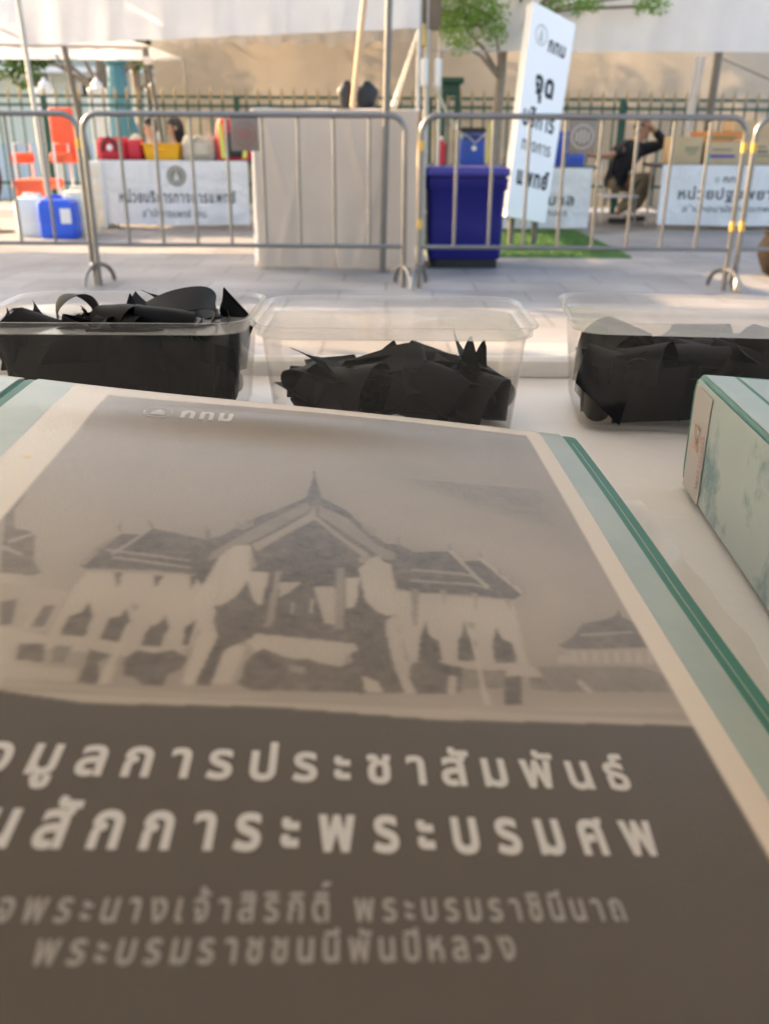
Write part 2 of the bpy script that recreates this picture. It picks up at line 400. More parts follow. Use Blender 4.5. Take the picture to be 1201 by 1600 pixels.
def _adv(ch):
    a = min(p.x for s in _splines('\u0e01') for p in s)
    sp = _splines(ch + '\u0e01'); k = _splines(ch)
    return min(p.x for s in sp[len(k):] for p in s) - a
def _grow(poly, d):
    """Fatten a contour outward (for its own winding direction)."""
    n = len(poly); out = []
    for i in range(n):
        e1 = (poly[i] - poly[i - 1]); e2 = (poly[(i + 1) % n] - poly[i])
        if e1.length < 1e-7 or e2.length < 1e-7: out.append(poly[i]); continue
        n1 = Vector((e1.y, -e1.x)).normalized(); n2 = Vector((e2.y, -e2.x)).normalized()
        m = n1 + n2
        if m.length < 0.3: out.append(poly[i] + n1 * d); continue
        m.normalize(); out.append(poly[i] + m * (d / max(0.45, m.dot(n1))))
    return out
def _area(p): return 0.5 * sum(p[i - 1].x * p[i].y - p[i].x * p[i - 1].y for i in range(len(p)))
def cluster(s, fat):
    """One consonant with its marks -> (vertices 2D, triangles, xmin, xmax of the base)."""
    key = (s, fat)
    if key in _glyphs: return _glyphs[key]
    conts = []; base = _splines(s[0]); adv = _adv(s[0])
    conts += base; bx0 = min(p.x for c in base for p in c); bx1 = max(p.x for c in base for p in c)
    has_up = any(ch in UPPER for ch in s)
    for ch in s[1:]:
        g = _splines(ch); dx, dy = adv, 0.0
        if ch in TONE and has_up: dy = 0.24
        gx = 0.5 * (min(p.x for c in g for p in c) + max(p.x for c in g for p in c)) + adv
        if gx < bx0 or gx > bx1 + 0.15: dx = adv - (gx - (bx0 + bx1) / 2)
        conts += [[p + Vector((dx, dy)) for p in c] for c in g]
    big = max(conts, key=lambda c: abs(_area(c))); sgn = 1 if _area(big) > 0 else -1
    conts = [_grow(c, fat * sgn) for c in conts]
    vs, es = [], []
    for c in conts:
        o = len(vs); vs += c; es += [(o + i, o + (i + 1) % len(c)) for i in range(len(c))]
    ov, oe, of, *_ = geometry.delaunay_2d_cdt(vs, es, [], 0, 1e-5)
    P = np.array([[v.x, v.y] for v in ov]); tris = []
    for f in of:
        cx, cy = P[list(f)].mean(axis=0); w = 0
        for c in conts:
            for i in range(len(c)):
                a, b = c[i - 1], c[i]
                if (a.y <= cy) != (b.y <= cy):
                    xx = a.x + (cy - a.y) / (b.y - a.y) * (b.x - a.x)
                    if xx > cx: w += 1 if b.y > a.y else -1
        if w != 0: tris.append(tuple(f))
    _glyphs[key] = ([tuple(p) for p in P], tris, bx0 - fat, bx1 + fat)
    return _glyphs[key]
def layout(text, fat=0.03, gap=0.16, space=0.35):
    """Whole line: list of (x offset, cluster); the pen starts at 0. Height of a consonant is about 0.55."""
    cl = []
    for ch in text:
        if cl and (ch in UPPER + TONE + LOWER): cl[-1] += ch
        else: cl.append(ch)
    x = 0.0; out = []
    for c in cl:
        if c == ' ': x += space; continue
        g = cluster(c, fat); out.append((x - g[2], g, x, x + g[3] - g[2])); x += g[3] - g[2] + gap
    return out, x - gap
def lettering(mb, text, place, fat=0.03, gap=0.16, space=0.35):
    """Adds the line to mb; place(x01, y) -> 3D point, x01 from 0 to 1 along the line, y in consonant heights."""
    out, W = layout(text, fat, gap, space)
    for ox, g, a, b in out:
        mb.add([place((ox + x) / W, y / 0.55) for x, y in g[0]], g[1])
    return mb
def flat_place(p0, p1, up, h):
    """Baseline from p0 to p1, consonant height h along up."""
    p0, p1, up = Vector(p0), Vector(p1), Vector(up).normalized()
    return lambda x, y: p0 + (p1 - p0) * x + up * (y * h)
PRINT = [
(0.365,[2108,206,1219,187,268,157,268,2310,1806,2406,2108,1399]),
(0.42,[2097,1525,2094,1187,1761,1461,1497,1627,1851,1795,2006,1800]),
(0.41,[895,1293,331,1388,268,1756,545,1935,569,1686,782,1465]),
(0.325,[1211,562,299,457,304,1285,735,1042]),
(0.43,[651,1697,564,1937,515,1964,621,2037,657,1947]),
(0.27,[2108,224,1219,196,273,179,274,450,1211,539,2096,521]),
(0.25,[1376,1667,983,1564,991,1983,1079,2029,1336,2026,1454,2068,1452,1909,1375,1779]),
(0.26,[1230,863,1216,943,1194,1104,1109,1196,1030,1359,987,1436,942,1437,888,1492,862,1607,874,1747,981,1724,1017,1569,1041,1530,1071,1548,1101,1664,1102,1741,1366,1778,1369,1646,1396,1535,1442,1525,1473,1610,1480,1758,1525,1800,1560,1733,1557,1588,1489,1477,1398,1318,1303,1194,1246,1110,1232,947]),
(0.28,[1230,770,1222,881,1216,943,1232,947,1229,883]),
(0.33,[1503,1587,1392,1389,1245,1154,1224,1204,1349,1428,1480,1624,1544,1674]),
(0.34,[1203,1173,1109,1259,1009,1458,911,1531,993,1552,1110,1383,1201,1262]),
(0.4,[1222,1204,1216,1175,1209,1264,1110,1430,1041,1517,1056,1554,1130,1434,1214,1296,1291,1417,1376,1565,1394,1517,1294,1361,1229,1247]),
(0.24,[1218,1306,1130,1443,1072,1578,1111,1646,1184,1696,1295,1674,1339,1559,1289,1440]),
(0.22,[1295,1674,1148,1651,1129,1745,1288,1785]),
(0.31,[2101,1188,2105,1392,2108,1451,2011,1784,1932,1789,1911,1772,1949,1708,1991,1556,2019,1532,2055,1526,2097,1399]),
(0.42,[2064,1623,1992,1670,1985,1688,2056,1649]),
(0.4,[2052,1601,1999,1541,1995,1557,2042,1619]),
(0.27,[1832,1719,1814,1619,1777,1508,1715,1509,1696,1457,1532,1507,1489,1477,1519,1727,1639,1719,1811,1734]),
(0.42,[1792,1611,1675,1624,1554,1644,1552,1655,1672,1639,1789,1623]),
(0.42,[1761,1654,1649,1667,1546,1686,1544,1697,1646,1682,1759,1666]),
(0.45,[1828,1711,1811,1631,1775,1499,1770,1507,1805,1630,1820,1717]),
(0.45,[1771,1640,1733,1551,1696,1448,1691,1456,1726,1563,1763,1647]),
(0.3,[1778,1499,1789,1466,1792,1421,1786,1438,1781,1473,1770,1498]),
(0.3,[1698,1457,1712,1414,1711,1395,1703,1422,1687,1455]),
(0.3,[1530,1497,1537,1454,1540,1408,1529,1443,1520,1487]),
(0.33,[1448,1419,1458,1364,1450,1343,1444,1380,1431,1387,1429,1309,1417,1375,1407,1334,1400,1381,1428,1424]),
(0.33,[1063,1316,1054,1274,1046,1332,1033,1290,1026,1358,1016,1307,1014,1375,1027,1392]),
(0.33,[946,1433,950,1392,931,1360,940,1409,930,1444]),
(0.51,[1806,1752,1527,1728,1474,1863,1483,2080,1509,2102,1811,2072,1816,2030,1815,1841]),
(0.546,[1476,1615,1443,1534,1397,1522,1382,1725,1407,1830,1451,1906,1444,2032,1459,2235,1484,2225,1475,2006,1512,1884,1497,1761]),
(0.5,[1460,1563,1454,1570,1449,1893,1456,1894]),
(0.44,[1995,1833,1818,1859,1819,2045,1926,2042]),
(0.3,[1869,1937,1834,1926,1830,2031,1869,2033]),
(0.3,[1964,1927,1929,1907,1903,2025,1929,2034]),
(0.484,[1878,2037,1871,1931,1862,1933,1862,2044]),
(0.25,[1761,1900,1736,1970,1731,2063,1787,2064,1790,1976,1766,1955]),
(0.25,[1667,1920,1643,1989,1649,2080,1699,2068,1699,1977,1673,1962]),
(0.25,[1571,1940,1550,1999,1556,2090,1601,2086,1597,2002,1574,1987]),
(0.25,[1493,1962,1511,1995,1508,2077,1489,2080]),
(0.27,[1738,1742,1713,1745,1710,1830]),
(0.27,[1635,1744,1608,1744,1617,1820]),
(0.27,[1542,1734,1520,1727,1524,1825]),
(0.51,[1926,2042,1813,2067,1502,2101,1490,2143,1902,2115]),
(0.28,[1864,2105,1810,2100,1788,2177,1850,2170]),
(0.31,[1788,2103,1749,2107,1748,2173,1775,2175]),
(0.26,[1709,2111,1690,2120,1654,2132,1679,2166,1651,2251,1703,2243,1702,2168]),
(0.27,[1624,2140,1603,2106,1564,2118,1524,2098,1487,2127,1490,2175,1518,2198,1520,2243,1566,2242,1588,2214,1613,2211]),
(0.546,[1647,1902,1647,1934,1633,2242,1661,2252,1648,1981]),
(0.35,[1661,1897,1639,1907,1641,1939,1653,1928]),
(0.484,[1877,2190,1715,2195,1703,2243,1861,2238]),
(0.4,[1860,2242,1672,2260,1455,2259,870,2247,268,2207,268,2310,908,2325,1284,2304,1657,2319,1845,2288]),
(0.46,[1857,2251,1454,2267,1287,2259,1286,2273,1452,2281,1851,2270]),
(0.45,[872,2272,276,2235,273,2256,875,2292]),
(0.528,[1389,1688,1331,1691,1336,1868,1353,1870,1382,1780]),
(0.48,[1298,1739,1236,1730,1263,1785,1292,1825]),
(0.48,[1203,1751,1144,1743,1142,1946,1169,1940]),
(0.52,[1114,1686,1075,1680,1081,1836,1111,1863]),
(0.36,[1313,1676,1295,1674,1300,1971,1321,1973]),
(0.34,[1143,1630,1116,1626,1118,1966,1140,1968]),
(0.45,[1210,1810,1202,1827,1202,1895,1210,1896]),
(0.42,[1257,1834,1252,1844,1252,1911,1259,1902]),
(0.51,[1074,1624,1042,1560,1011,1525,999,1566,974,1579,969,1771,976,1871,1000,1884,1029,1863,1059,1808]),
(0.502,[1010,1908,977,1884,964,2088,945,2227,973,2229,1001,2051]),
(0.25,[1385,1744,1360,1848,1331,1888,1334,1901,1344,2021,1436,2031,1446,1915,1459,1894,1409,1854]),
(0.24,[1071,1736,1058,1843,998,1887,1009,1938,994,2130,973,2227,1083,2238,1104,2026,1120,1901,1090,1857]),
(0.51,[1367,2030,1337,2009,1209,2019,1087,2030,1083,2059,1112,2085,1120,2131,1221,2110,1330,2092]),
(0.51,[1406,2100,1417,2227,1376,2224,1361,2115,1357,2067,1386,2067]),
(0.24,[1473,2237,1442,1987,1340,1975,1344,2027,1407,2086,1420,2235]),
(0.546,[1463,1911,1429,2031,1456,2238,1477,2234,1469,2005]),
(0.25,[1341,2107,1316,2071,1268,2100,1237,2114,1206,2105,1174,2125,1128,2137,1087,2105,1074,2165,1022,2233,1334,2243,1362,2220,1351,2189,1350,2136]),
(0.35,[1250,2140,1212,2139,1207,2171,1246,2169]),
(0.5,[1074,2165,1036,2188,1025,2233,1067,2232]),
(0.493,[979,1742,621,1750,636,1977,635,2089,951,2090,969,1981]),
(0.28,[950,1439,908,1486,781,1455,751,1522,686,1503,632,1606,581,1703,619,1739,812,1734,926,1743,968,1644]),
(0.4,[916,1595,727,1599,677,1669,681,1681,731,1616,917,1612]),
(0.38,[921,1665,725,1660,653,1705,727,1676,922,1681]),
(0.5,[775,1436,684,1678,694,1691,783,1456]),
(0.5,[680,1475,575,1694,587,1711,689,1494]),
(0.33,[778,1446,780,1409,766,1383,772,1412,768,1448]),
(0.33,[684,1484,685,1448,670,1422,677,1451,673,1487]),
(0.33,[636,1594,637,1560,622,1536,629,1563,626,1597]),
(0.33,[609,1651,610,1619,595,1596,602,1622,600,1654]),
(0.33,[584,1699,584,1668,570,1646,577,1671,575,1702]),
(0.33,[924,1716,899,1724,922,1928,933,1929]),
(0.36,[837,1715,818,1720,836,1815]),
(0.36,[743,1717,722,1722,745,1828]),
(0.36,[646,1735,623,1739,641,1815]),
(0.25,[895,1895,891,1972,867,1995,870,2085,931,2091,918,1985]),
(0.25,[784,1875,784,1954,767,1984,776,2076,828,2081,815,1980,802,1956]),
(0.25,[697,1905,692,1960,667,1980,669,2075,731,2081,722,1983]),
(0.48,[984,2096,637,2075,606,2130,988,2162]),
(0.26,[952,2104,898,2082,853,2101,818,2109,835,2216,945,2230,960,2168]),
(0.32,[818,2115,704,2110,718,2188,830,2203]),
(0.25,[712,2139,670,2130,690,2251,736,2257]),
(0.3,[649,2133,582,2136,594,2189,655,2189]),
(0.546,[778,1911,772,1959,769,2257,784,2261,779,2023]),
(0.34,[775,1887,754,1891,765,1919,776,1921]),
(0.5,[858,2146,839,2150,851,2225,870,2227]),
(0.4,[616,2012,572,1977,534,1985,570,2063,614,2055]),
(0.3,[540,1980,482,1928,433,1851,351,1816,313,1789,290,1745,295,1794,268,1819,268,1923,268,1958,504,1995]),
(0.4,[454,1908,289,1873,282,1882,458,1922]),
(0.42,[523,1997,268,1957,268,2040,557,2067]),
(0.52,[505,2001,494,2000,505,2057,516,2058]),
(0.52,[474,1998,462,1997,474,2054,485,2055]),
(0.52,[441,1995,430,1994,442,2051,453,2052]),
(0.52,[409,1992,398,1991,411,2048,422,2049]),
(0.52,[377,1988,365,1987,379,2045,390,2046]),
(0.52,[344,1985,332,1984,347,2042,358,2043]),
(0.52,[311,1982,299,1981,314,2039,326,2040]),
(0.52,[277,1979,268,1977,282,2036,293,2037]),
(0.484,[547,2024,488,2024,496,2056,559,2062]),
(0.32,[617,2085,320,2058,268,2086,268,2167,587,2194,617,2142]),
(0.52,[512,2133,492,2187,506,2193,524,2145]),
(0.135,[1846,2285,1658,2317,1284,2301,908,2323,268,2305,268,3177,1799,3115,2108,2219]),
]
# ------------------------------------------------------------------ ground
g = MB(); g.add([(-70, -25, 0), (70, -25, 0), (70, 90, 0), (-70, 90, 0)], [(0, 1, 2, 3)])
struct(g, 'pavement', M['paver'])

# ------------------------------------------------------------------ the table with its cloth
TX0, TX1, TY0, TY1 = -1.15, 1.05, -0.05, 0.668
tb = thing('folding_table', 'trestle table under the white cloth in the foreground', 'table', (0, 0.3, 0))
MB().box((-0.05, (TY0 + TY1) / 2, TABLE_Z - 0.025), (TX1 - TX0 - 0.02, TY1 - TY0 - 0.02, 0.035), bev=0.004).build('table_top', M['white_plastic'], tb)
for x in (-1.0, 0.9):
    for y in (0.05, 0.56):
        MB().tube([(x, y, 0), (x, y, TABLE_Z - 0.045)], 0.014).build('leg', M['steel_pale'], tb)
def cloth_top(u, v):
    x = TX0 + (TX1 - TX0) * u; y = TY0 + (TY1 - TY0) * v
    z = TABLE_Z + 0.0006 * math.sin(x * 13 + 3 * math.sin(y * 7)) * math.sin(y * 11 + x * 4) - 0.0006
    return (x, y, z)
c = MB(); c.sheet(cloth_top, 80, 40, 0.0012)
def hang(u, v):                                     # front skirt and back skirt of the same cloth
    x = TX0 + (TX1 - TX0) * u
    return (x, TY1 + 0.008 + 0.006 * math.sin(x * 21) * v, TABLE_Z - 0.55 * v)
c.sheet(hang, 90, 8, 0.001)
c.sheet(lambda u, v: (TX0 + (TX1 - TX0) * u, TY0 - 0.004 - 0.006 * math.sin(u * 40) * v, TABLE_Z - 0.55 * v), 90, 8, 0.001)
ring = lambda x: [(x, TY1 - 0.010 + 0.010 * sx + 0.0012 * math.sin(x * 9), TABLE_Z + zz + (0.0015 * math.sin(x * 6.3 + 1) if zz > 0.001 else 0))
                  for sx, zz in ((-1.0, 0.0), (-1.0, 0.006), (-0.85, 0.0095), (-0.4, 0.0115), (0.3, 0.0115), (0.85, 0.009), (1.1, 0.004), (1.1, -0.01), (0.6, -0.012), (-0.6, -0.004))]
c.loft([ring(TX0 + (TX1 - TX0) * i / 60) for i in range(61)])
single(c, 'tablecloth', M['table_cloth'], 'white tablecloth with a rolled far edge under the boxes', 'tablecloth', (0, 0.3, TABLE_Z))
t = MB(); t.sheet(lambda u, v: (0.102 + 0.02 * u + 0.006 * v + 0.001 * math.sin(v * 30), 0.40 - 0.19 * v, TABLE_Z + 0.0012 + 0.0006 * math.sin(u * 7 + v * 22)), 10, 40, 0.0002)
single(t, 'tape_strip', M['tape'], 'long wrinkled strip of clear tape on the cloth beside the photo folder', 'tape', (0.11, 0.3, TABLE_Z))
t = MB(); t.sheet(lambda u, v: (0.094 + 0.012 * u, 0.412 - 0.006 * v + 0.003 * u, TABLE_Z + 0.0015 + 0.002 * math.sin(u * 9) * v), 14, 6, 0.0002)
single(t, 'tape_scrap', M['tape'], 'small crumpled scrap of clear tape at the far corner of the photo folder', 'tape', (0.1, 0.41, TABLE_Z))

# ------------------------------------------------------------------ the folder with the printed cover
O_ = Vector((0.0900, 0.4139, 0.7800)); A_ = Vector((-0.9782, -0.1476, 0.1457)); B_ = Vector((0.0456, -0.9988, -0.0179)); N_ = Vector((0.1489, -0.0109, 0.9888)).normalized()
LEN, WID = 0.345, 0.247
def near(v): t = max(0.0, min(1.0, (v - 0.12) / 0.12)); return 1 - t * t * (3 - 2 * t)
def cov(u, v, h=0.0):
    """Point of the cover: u metres from its fore edge, v metres from its far edge, h above it."""
    w = 0.0009 * math.sin(u * 23 + v * 9 + 0.6) * math.sin(v * 17 + 0.4) + 0.0031 * math.exp(-((v - 0.035 - 0.06 * (u - 0.11)) / 0.018) ** 2) * math.exp(-((u - 0.14) / 0.07) ** 2)
    w = w * near(v) + 0.0012 * math.sin(max(0, min(1, u / WID)) * math.pi) * near(v)
    w -= 0.0045 * math.exp(-v / 0.0035) * (0.4 + 0.6 * math.sin(max(0, min(1, u / WID)) * math.pi))
    return O_ + A_ * u + B_ * v + N_ * (h + w)
photo_binder = thing('ring_binder', 'green binder with a brown photo of a spired temple hall on its cover', 'binder', (-0.02, 0.26, TABLE_Z))
def slab(u0, u1, v0, v1, h0, h1, nu=30, nv=50):
    m = MB(); top = [[cov(u0 + (u1 - u0) * i / nu, v0 + (v1 - v0) * j / nv, h1) for i in range(nu + 1)] for j in range(nv + 1)]
    m.sheet(lambda s, q: top[round(q * nv)][round(s * nu)], nu, nv, -(h1 - h0) if False else (h1 - h0) * (1 if (cov(u0 + .01, v0, h1) - cov(u0, v0, h1)).cross(cov(u0, v0 + .01, h1) - cov(u0, v0, h1)).dot(N_) > 0 else -1))
    return m
cover = slab(0.0, 0.2475, 0.0, LEN, -0.0026, 0.0).build('cover', M['binder_green'], photo_binder)
slab(0.0072, 0.2435, 0.0022, LEN - 0.002, 0.0001, 0.0005).build('laminate', M['binder_pale'], cover)
m = MB(); m.tube([cov(0.0040, 0.004 + 0.02 * i, 0.0001) for i in range(16)], 0.00016, 5); m.build('edge_seam', M['binder_pale'], cover)

# the print: a picture drawn here as flat tones, then baked to the paper's own colour attribute
U0, U1, V0, V1, STEP = 0.0189, 0.2267, 0.0065, 0.338, 0.00042
NU, NV = int((U1 - U0) / STEP), int((V1 - V0) / STEP)
uu = U0 + (U1 - U0) * (np.arange(NU + 1)) / NU; vv = V0 + (V1 - V0) * (np.arange(NV + 1)) / NV
UU, VV = np.meshgrid(uu, vv); tone = np.full(UU.shape, 0.68)
def fill(img, pts, val):
    xs = [p[0] for p in pts]; ys = [p[1] for p in pts]
    i0 = np.searchsorted(vv, min(ys)); i1 = np.searchsorted(vv, max(ys)); j0 = np.searchsorted(uu, min(xs)); j1 = np.searchsorted(uu, max(xs))
    if i1 <= i0 or j1 <= j0: return
    X = UU[i0:i1, j0:j1]; Y = VV[i0:i1, j0:j1]; ins = np.zeros(X.shape, bool); k = len(pts) - 1
    for i in range(len(pts)):
        xi, yi = pts[i]; xk, yk = pts[k]
        if yi != yk: ins ^= ((yi > Y) != (yk > Y)) & (X < (xk - xi) * (Y - yi) / (yk - yi) + xi)
        k = i
    img[i0:i1, j0:j1][ins] = val
def smooth_noise(shape, cell):
    a = rng.random((shape[0] // cell + 3, shape[1] // cell + 3))
    y = np.arange(shape[0]) / cell; x = np.arange(shape[1]) / cell; y0 = y.astype(int); x0 = x.astype(int)
    fy = (y - y0)[:, None]; fx = (x - x0)[None, :]; fy = fy * fy * (3 - 2 * fy); fx = fx * fx * (3 - 2 * fx)
    return (a[y0][:, x0] * (1 - fy) * (1 - fx) + a[y0][:, x0 + 1] * (1 - fy) * fx + a[y0 + 1][:, x0] * fy * (1 - fx) + a[y0 + 1][:, x0 + 1] * fy * fx) * 2 - 1
def blur(a, k):
    w = np.exp(-0.5 * (np.arange(-3 * k, 3 * k + 1) / k) ** 2); w /= w.sum(); p = 3 * k
    b = np.pad(a, p, mode='edge')
    b = sum(w[i] * b[i:i + a.shape[0], :] for i in range(len(w)))
    return sum(w[i] * b[:, i:i + a.shape[1]] for i in range(len(w)))
for n_fill, (tval, s) in enumerate(PRINT):
    if n_fill == 6:          # the printed sky is one soft gradient
        ins_ = (UU > 0.0268) & (UU < 0.2108) & (VV > 0.02); sky_ = np.where(ins_, tone, 0.365); tone = np.where(ins_, blur(blur(sky_, 12), 12), tone)
    fill(tone, [(s[i] * 1e-4, s[i + 1] * 1e-4) for i in range(0, len(s), 2)], tval)
inside = (UU > 0.0268) & (UU < 0.2108)
dark = np.clip((0.345 - tone) / 0.06, 0, 1) * inside * (VV > 0.085)
photo_zone = inside & (VV > 0.060) & (VV < 0.2285)
tex = 0.55 * smooth_noise(tone.shape, 4) + 0.7 * smooth_noise(tone.shape, 9) + 0.6 * smooth_noise(tone.shape, 22)
tone = tone + photo_zone * (tex * (0.006 + 0.055 * dark) + dark * 0.05 * smooth_noise(tone.shape, 3) + 0.014 * smooth_noise(tone.shape, 90))
tone = tone * (1 - 0.30 * dark) * (1 + 0.10 * dark * np.sin(VV * 2 * np.pi / 0.0021 + UU * 40) * (VV < 0.165))
tone = np.where(inside & (VV > 0.018) & (VV < 0.2285), tone * (0.86 - 0.10 * dark), tone)
shade = blur(blur(dark, 8), 8); tone = np.where(photo_zone & (VV > 0.085), tone * (1 - 0.26 * shade * (1 - dark)), tone)
tone = np.where(photo_zone, tone * (1 + 0.05 * smooth_noise(tone.shape, 40) * np.clip((VV - 0.14) / 0.03, 0, 1)), tone)
tone = blur(tone, 1)
warm = np.clip((0.74 - tone) / 0.6, 0, 1)
tone = tone * (1 - 0.05 * np.clip((tone - 0.3) / 0.2, 0, 1) * inside)
rgb = np.stack([tone * 1.0, tone * (0.825 - 0.065 * warm), tone * (0.63 - 0.09 * warm), np.ones_like(tone)], -1)
pink = np.clip(smooth_noise(tone.shape, 110), 0, 1) * photo_zone * np.clip((tone - 0.3) / 0.2, 0, 1)
rgb[..., 1] *= 1 - 0.06 * pink; rgb[..., 2] *= 1 - 0.05 * pink
stain = np.exp(-(((UU - 0.2187) / 0.0022) ** 2 + ((VV - 0.098) / 0.0016) ** 2)) * np.clip(0.6 + 0.6 * smooth_noise(tone.shape, 5), 0, 1)
rgb[..., 1] *= 1 - 0.22 * stain; rgb[..., 2] *= 1 - 0.5 * stain
def cov_np(u, v, h):
    w = 0.0009 * np.sin(u * 23 + v * 9 + 0.6) * np.sin(v * 17 + 0.4) + 0.0031 * np.exp(-((v - 0.035 - 0.06 * (u - 0.11)) / 0.018) ** 2) * np.exp(-((u - 0.14) / 0.07) ** 2)
    s = np.sin(np.clip(u / WID, 0, 1) * np.pi); t = np.clip((v - 0.12) / 0.12, 0, 1); nr = 1 - t * t * (3 - 2 * t); w = w * nr + 0.0012 * s * nr - 0.0045 * np.exp(-v / 0.0035) * (0.4 + 0.6 * s)
    return np.array(O_)[None, :] + np.outer(u, A_) + np.outer(v, B_) + np.outer(h + w, N_)
co = cov_np(UU.ravel(), VV.ravel(), 0.0007) - np.array(photo_binder.location)[None, :]
me = bpy.data.meshes.new('cover_print'); W_ = NU + 1
idx = (np.arange(NV)[:, None] * W_ + np.arange(NU)[None, :]).ravel()
quads = np.stack([idx, idx + W_, idx + W_ + 1, idx + 1], 1).astype(np.int32)
me.vertices.add(len(co)); me.vertices.foreach_set('co', co.astype(np.float32).ravel())
me.loops.add(quads.size); me.loops.foreach_set('vertex_index', quads.ravel())
me.polygons.add(len(quads)); me.polygons.foreach_set('loop_start', np.arange(len(quads), dtype=np.int32) * 4)
me.polygons.foreach_set('use_smooth', np.ones(len(quads), bool)); me.update(calc_edges=True)
ca = me.color_attributes.new('print', 'FLOAT_COLOR', 'POINT'); ca.data.foreach_set('color', rgb.reshape(-1).astype(np.float32))
me.materials.append(M['print'])
if me.polygons[0].normal.dot(N_) < 0: me.flip_normals()
pr = bpy.data.objects.new('cover_print', me); COL.objects.link(pr); pr.parent = photo_binder
pr['label'] = 'brown printed photo of a temple hall with a white border'

def cover_line(text, u_a, u_b, v_base, h, prefix, fat, gap, space=0.45):
    """prefix + text; text runs from u_a to u_b on the cover, the prefix goes off to its left."""
    out, W = layout(prefix + text, fat, gap, space)
    n_pre = len(layout(prefix, fat, gap, space)[0]) if prefix else 0
    xa = out[n_pre][2]; mb = MB()
    for ox, gg, a, b in out:
        pts = []
        for x, y in gg[0]:
            u = u_a + (u_b - u_a) * ((ox + x - xa) / (W - xa)); pts.append((u, v_base - y / 0.55 * h))
        if max(p[0] for p in pts) > U1 - 0.017: continue
        mb.add([cov(p[0], p[1], 0.0008) for p in pts], gg[1])
    return mb
def flatbuild(mb, name, material, parent):
    o = mb.build(name, material, parent, smooth=False)
    bm = bmesh.new(); bm.from_mesh(o.data)
    for f in bm.faces:
        if f.normal.dot(N_) < 0: f.normal_flip()
    bm.to_mesh(o.data); bm.free(); return o
L = cover_line('ลการประชาสัมพันธ์', 0.1634, 0.0498, 0.2538, 0.0080, 'ข้อมู', 0.032, 0.33)
flatbuild(L, 'title_line', M['print_letter'], pr)
L = cover_line('สักการะพระบรมศพ', 0.1655, 0.0497, 0.2722, 0.0084, 'งาน', 0.034, 0.36)
flatbuild(L, 'title_line', M['print_letter'], pr)
L = cover_line('พระนางเจ้าสิริกิติ์ พระบรมราชินีนาถ', 0.1622, 0.0618, 0.2878, 0.0045, 'สมเด็จ', 0.020, 0.30, 0.55)
flatbuild(L, 'subtitle_line', M['print_letter_dim'], pr)
L = cover_line('พระบรมราชชนนีพันปีหลวง', 0.1583, 0.0835, 0.2955, 0.0043, '', 0.020, 0.30)
flatbuild(L, 'subtitle_line', M['print_letter_dim'], pr)
L = cover_line('กทม', 0.1780, 0.1575, 0.0445, 0.0075, '', 0.045, 0.20)
flatbuild(L, 'logo_lettering', M['print_letter'], pr)
L = MB(); cu, cv = 0.1868, 0.0405
def ringpts(r, n=28): return [(cu + r * math.cos(2 * math.pi * k / n), cv + r * 1.05 * math.sin(2 * math.pi * k / n)) for k in range(n)]
for r0, r1 in ((0.0052, 0.0058),):
    a = ringpts(r0); b = ringpts(r1); n = len(a)
    L.add([cov(*p, 0.0008) for p in a + b], [(k, (k + 1) % n, n + (k + 1) % n, n + k) for k in range(n)])
for pts in ([(-.003, .003), (.003, .003), (.0022, -.0005), (0, -.0036), (-.0022, -.0005)],):
    L.add([cov(cu + x, cv + y, 0.0008) for x, y in pts], [tuple(range(len(pts)))])
M['emblem_faint'] = mat('faint_print_emblem', (0.46, 0.40, 0.34), 0.36)
flatbuild(L, 'logo_emblem', M['emblem_faint'], pr)
# spine side, hinge, back cover, pages
m = MB(); m.sheet(lambda s, q: cov(0.2475 + 0.0025 * s, LEN * q, -0.0012 * math.sin(s * math.pi) - 0.0003), 4, 40, 0.002); m.build('hinge_groove', M['binder_green'], photo_binder)
slab(0.2500, 0.2640, 0.0, LEN, -0.0026, 0.0003, 6, 40).build('spine_edge', M['binder_pale'], photo_binder)
m = MB()
def spine(s, q):
    top = cov(0.264, LEN * q, 0.0); a = s * 0.55
    x = top.x - 0.006 * math.sin(min(1, s * 6) * math.pi / 2); z = TABLE_Z + 0.0012 + (top.z - TABLE_Z - 0.0012) * (1 - s)
    return (x, top.y, z)
m.sheet(spine, 14, 30, 0.0025); m.build('spine', M['binder_spine'], photo_binder)
m = MB(); f0, f1, f2, f3 = cov(0, 0), cov(0.264, 0), cov(0.264, LEN), cov(0, LEN)
base = [Vector((p.x, p.y, TABLE_Z + 0.0014)) for p in (f0, f1, f2, f3)]
m.prism(base, (0, 0, 0.0026)); m.build('back_cover', M['binder_green'], photo_binder)
m = MB(); q0 = [cov(0.02, 0.012, -0.0060), cov(0.235, 0.012, -0.0060), cov(0.235, LEN - 0.012, -0.0060), cov(0.02, LEN - 0.012, -0.0060)]
q1 = [Vector((p.x, p.y, TABLE_Z + 0.0045)) for p in q0]
m.add(q0 + q1, [(0, 1, 2, 3), (4, 5, 6, 7), (0, 1, 5, 4), (1, 2, 6, 5), (2, 3, 7, 6), (3, 0, 4, 7)]); m.build('pages', M['page'], photo_binder, smooth=False)

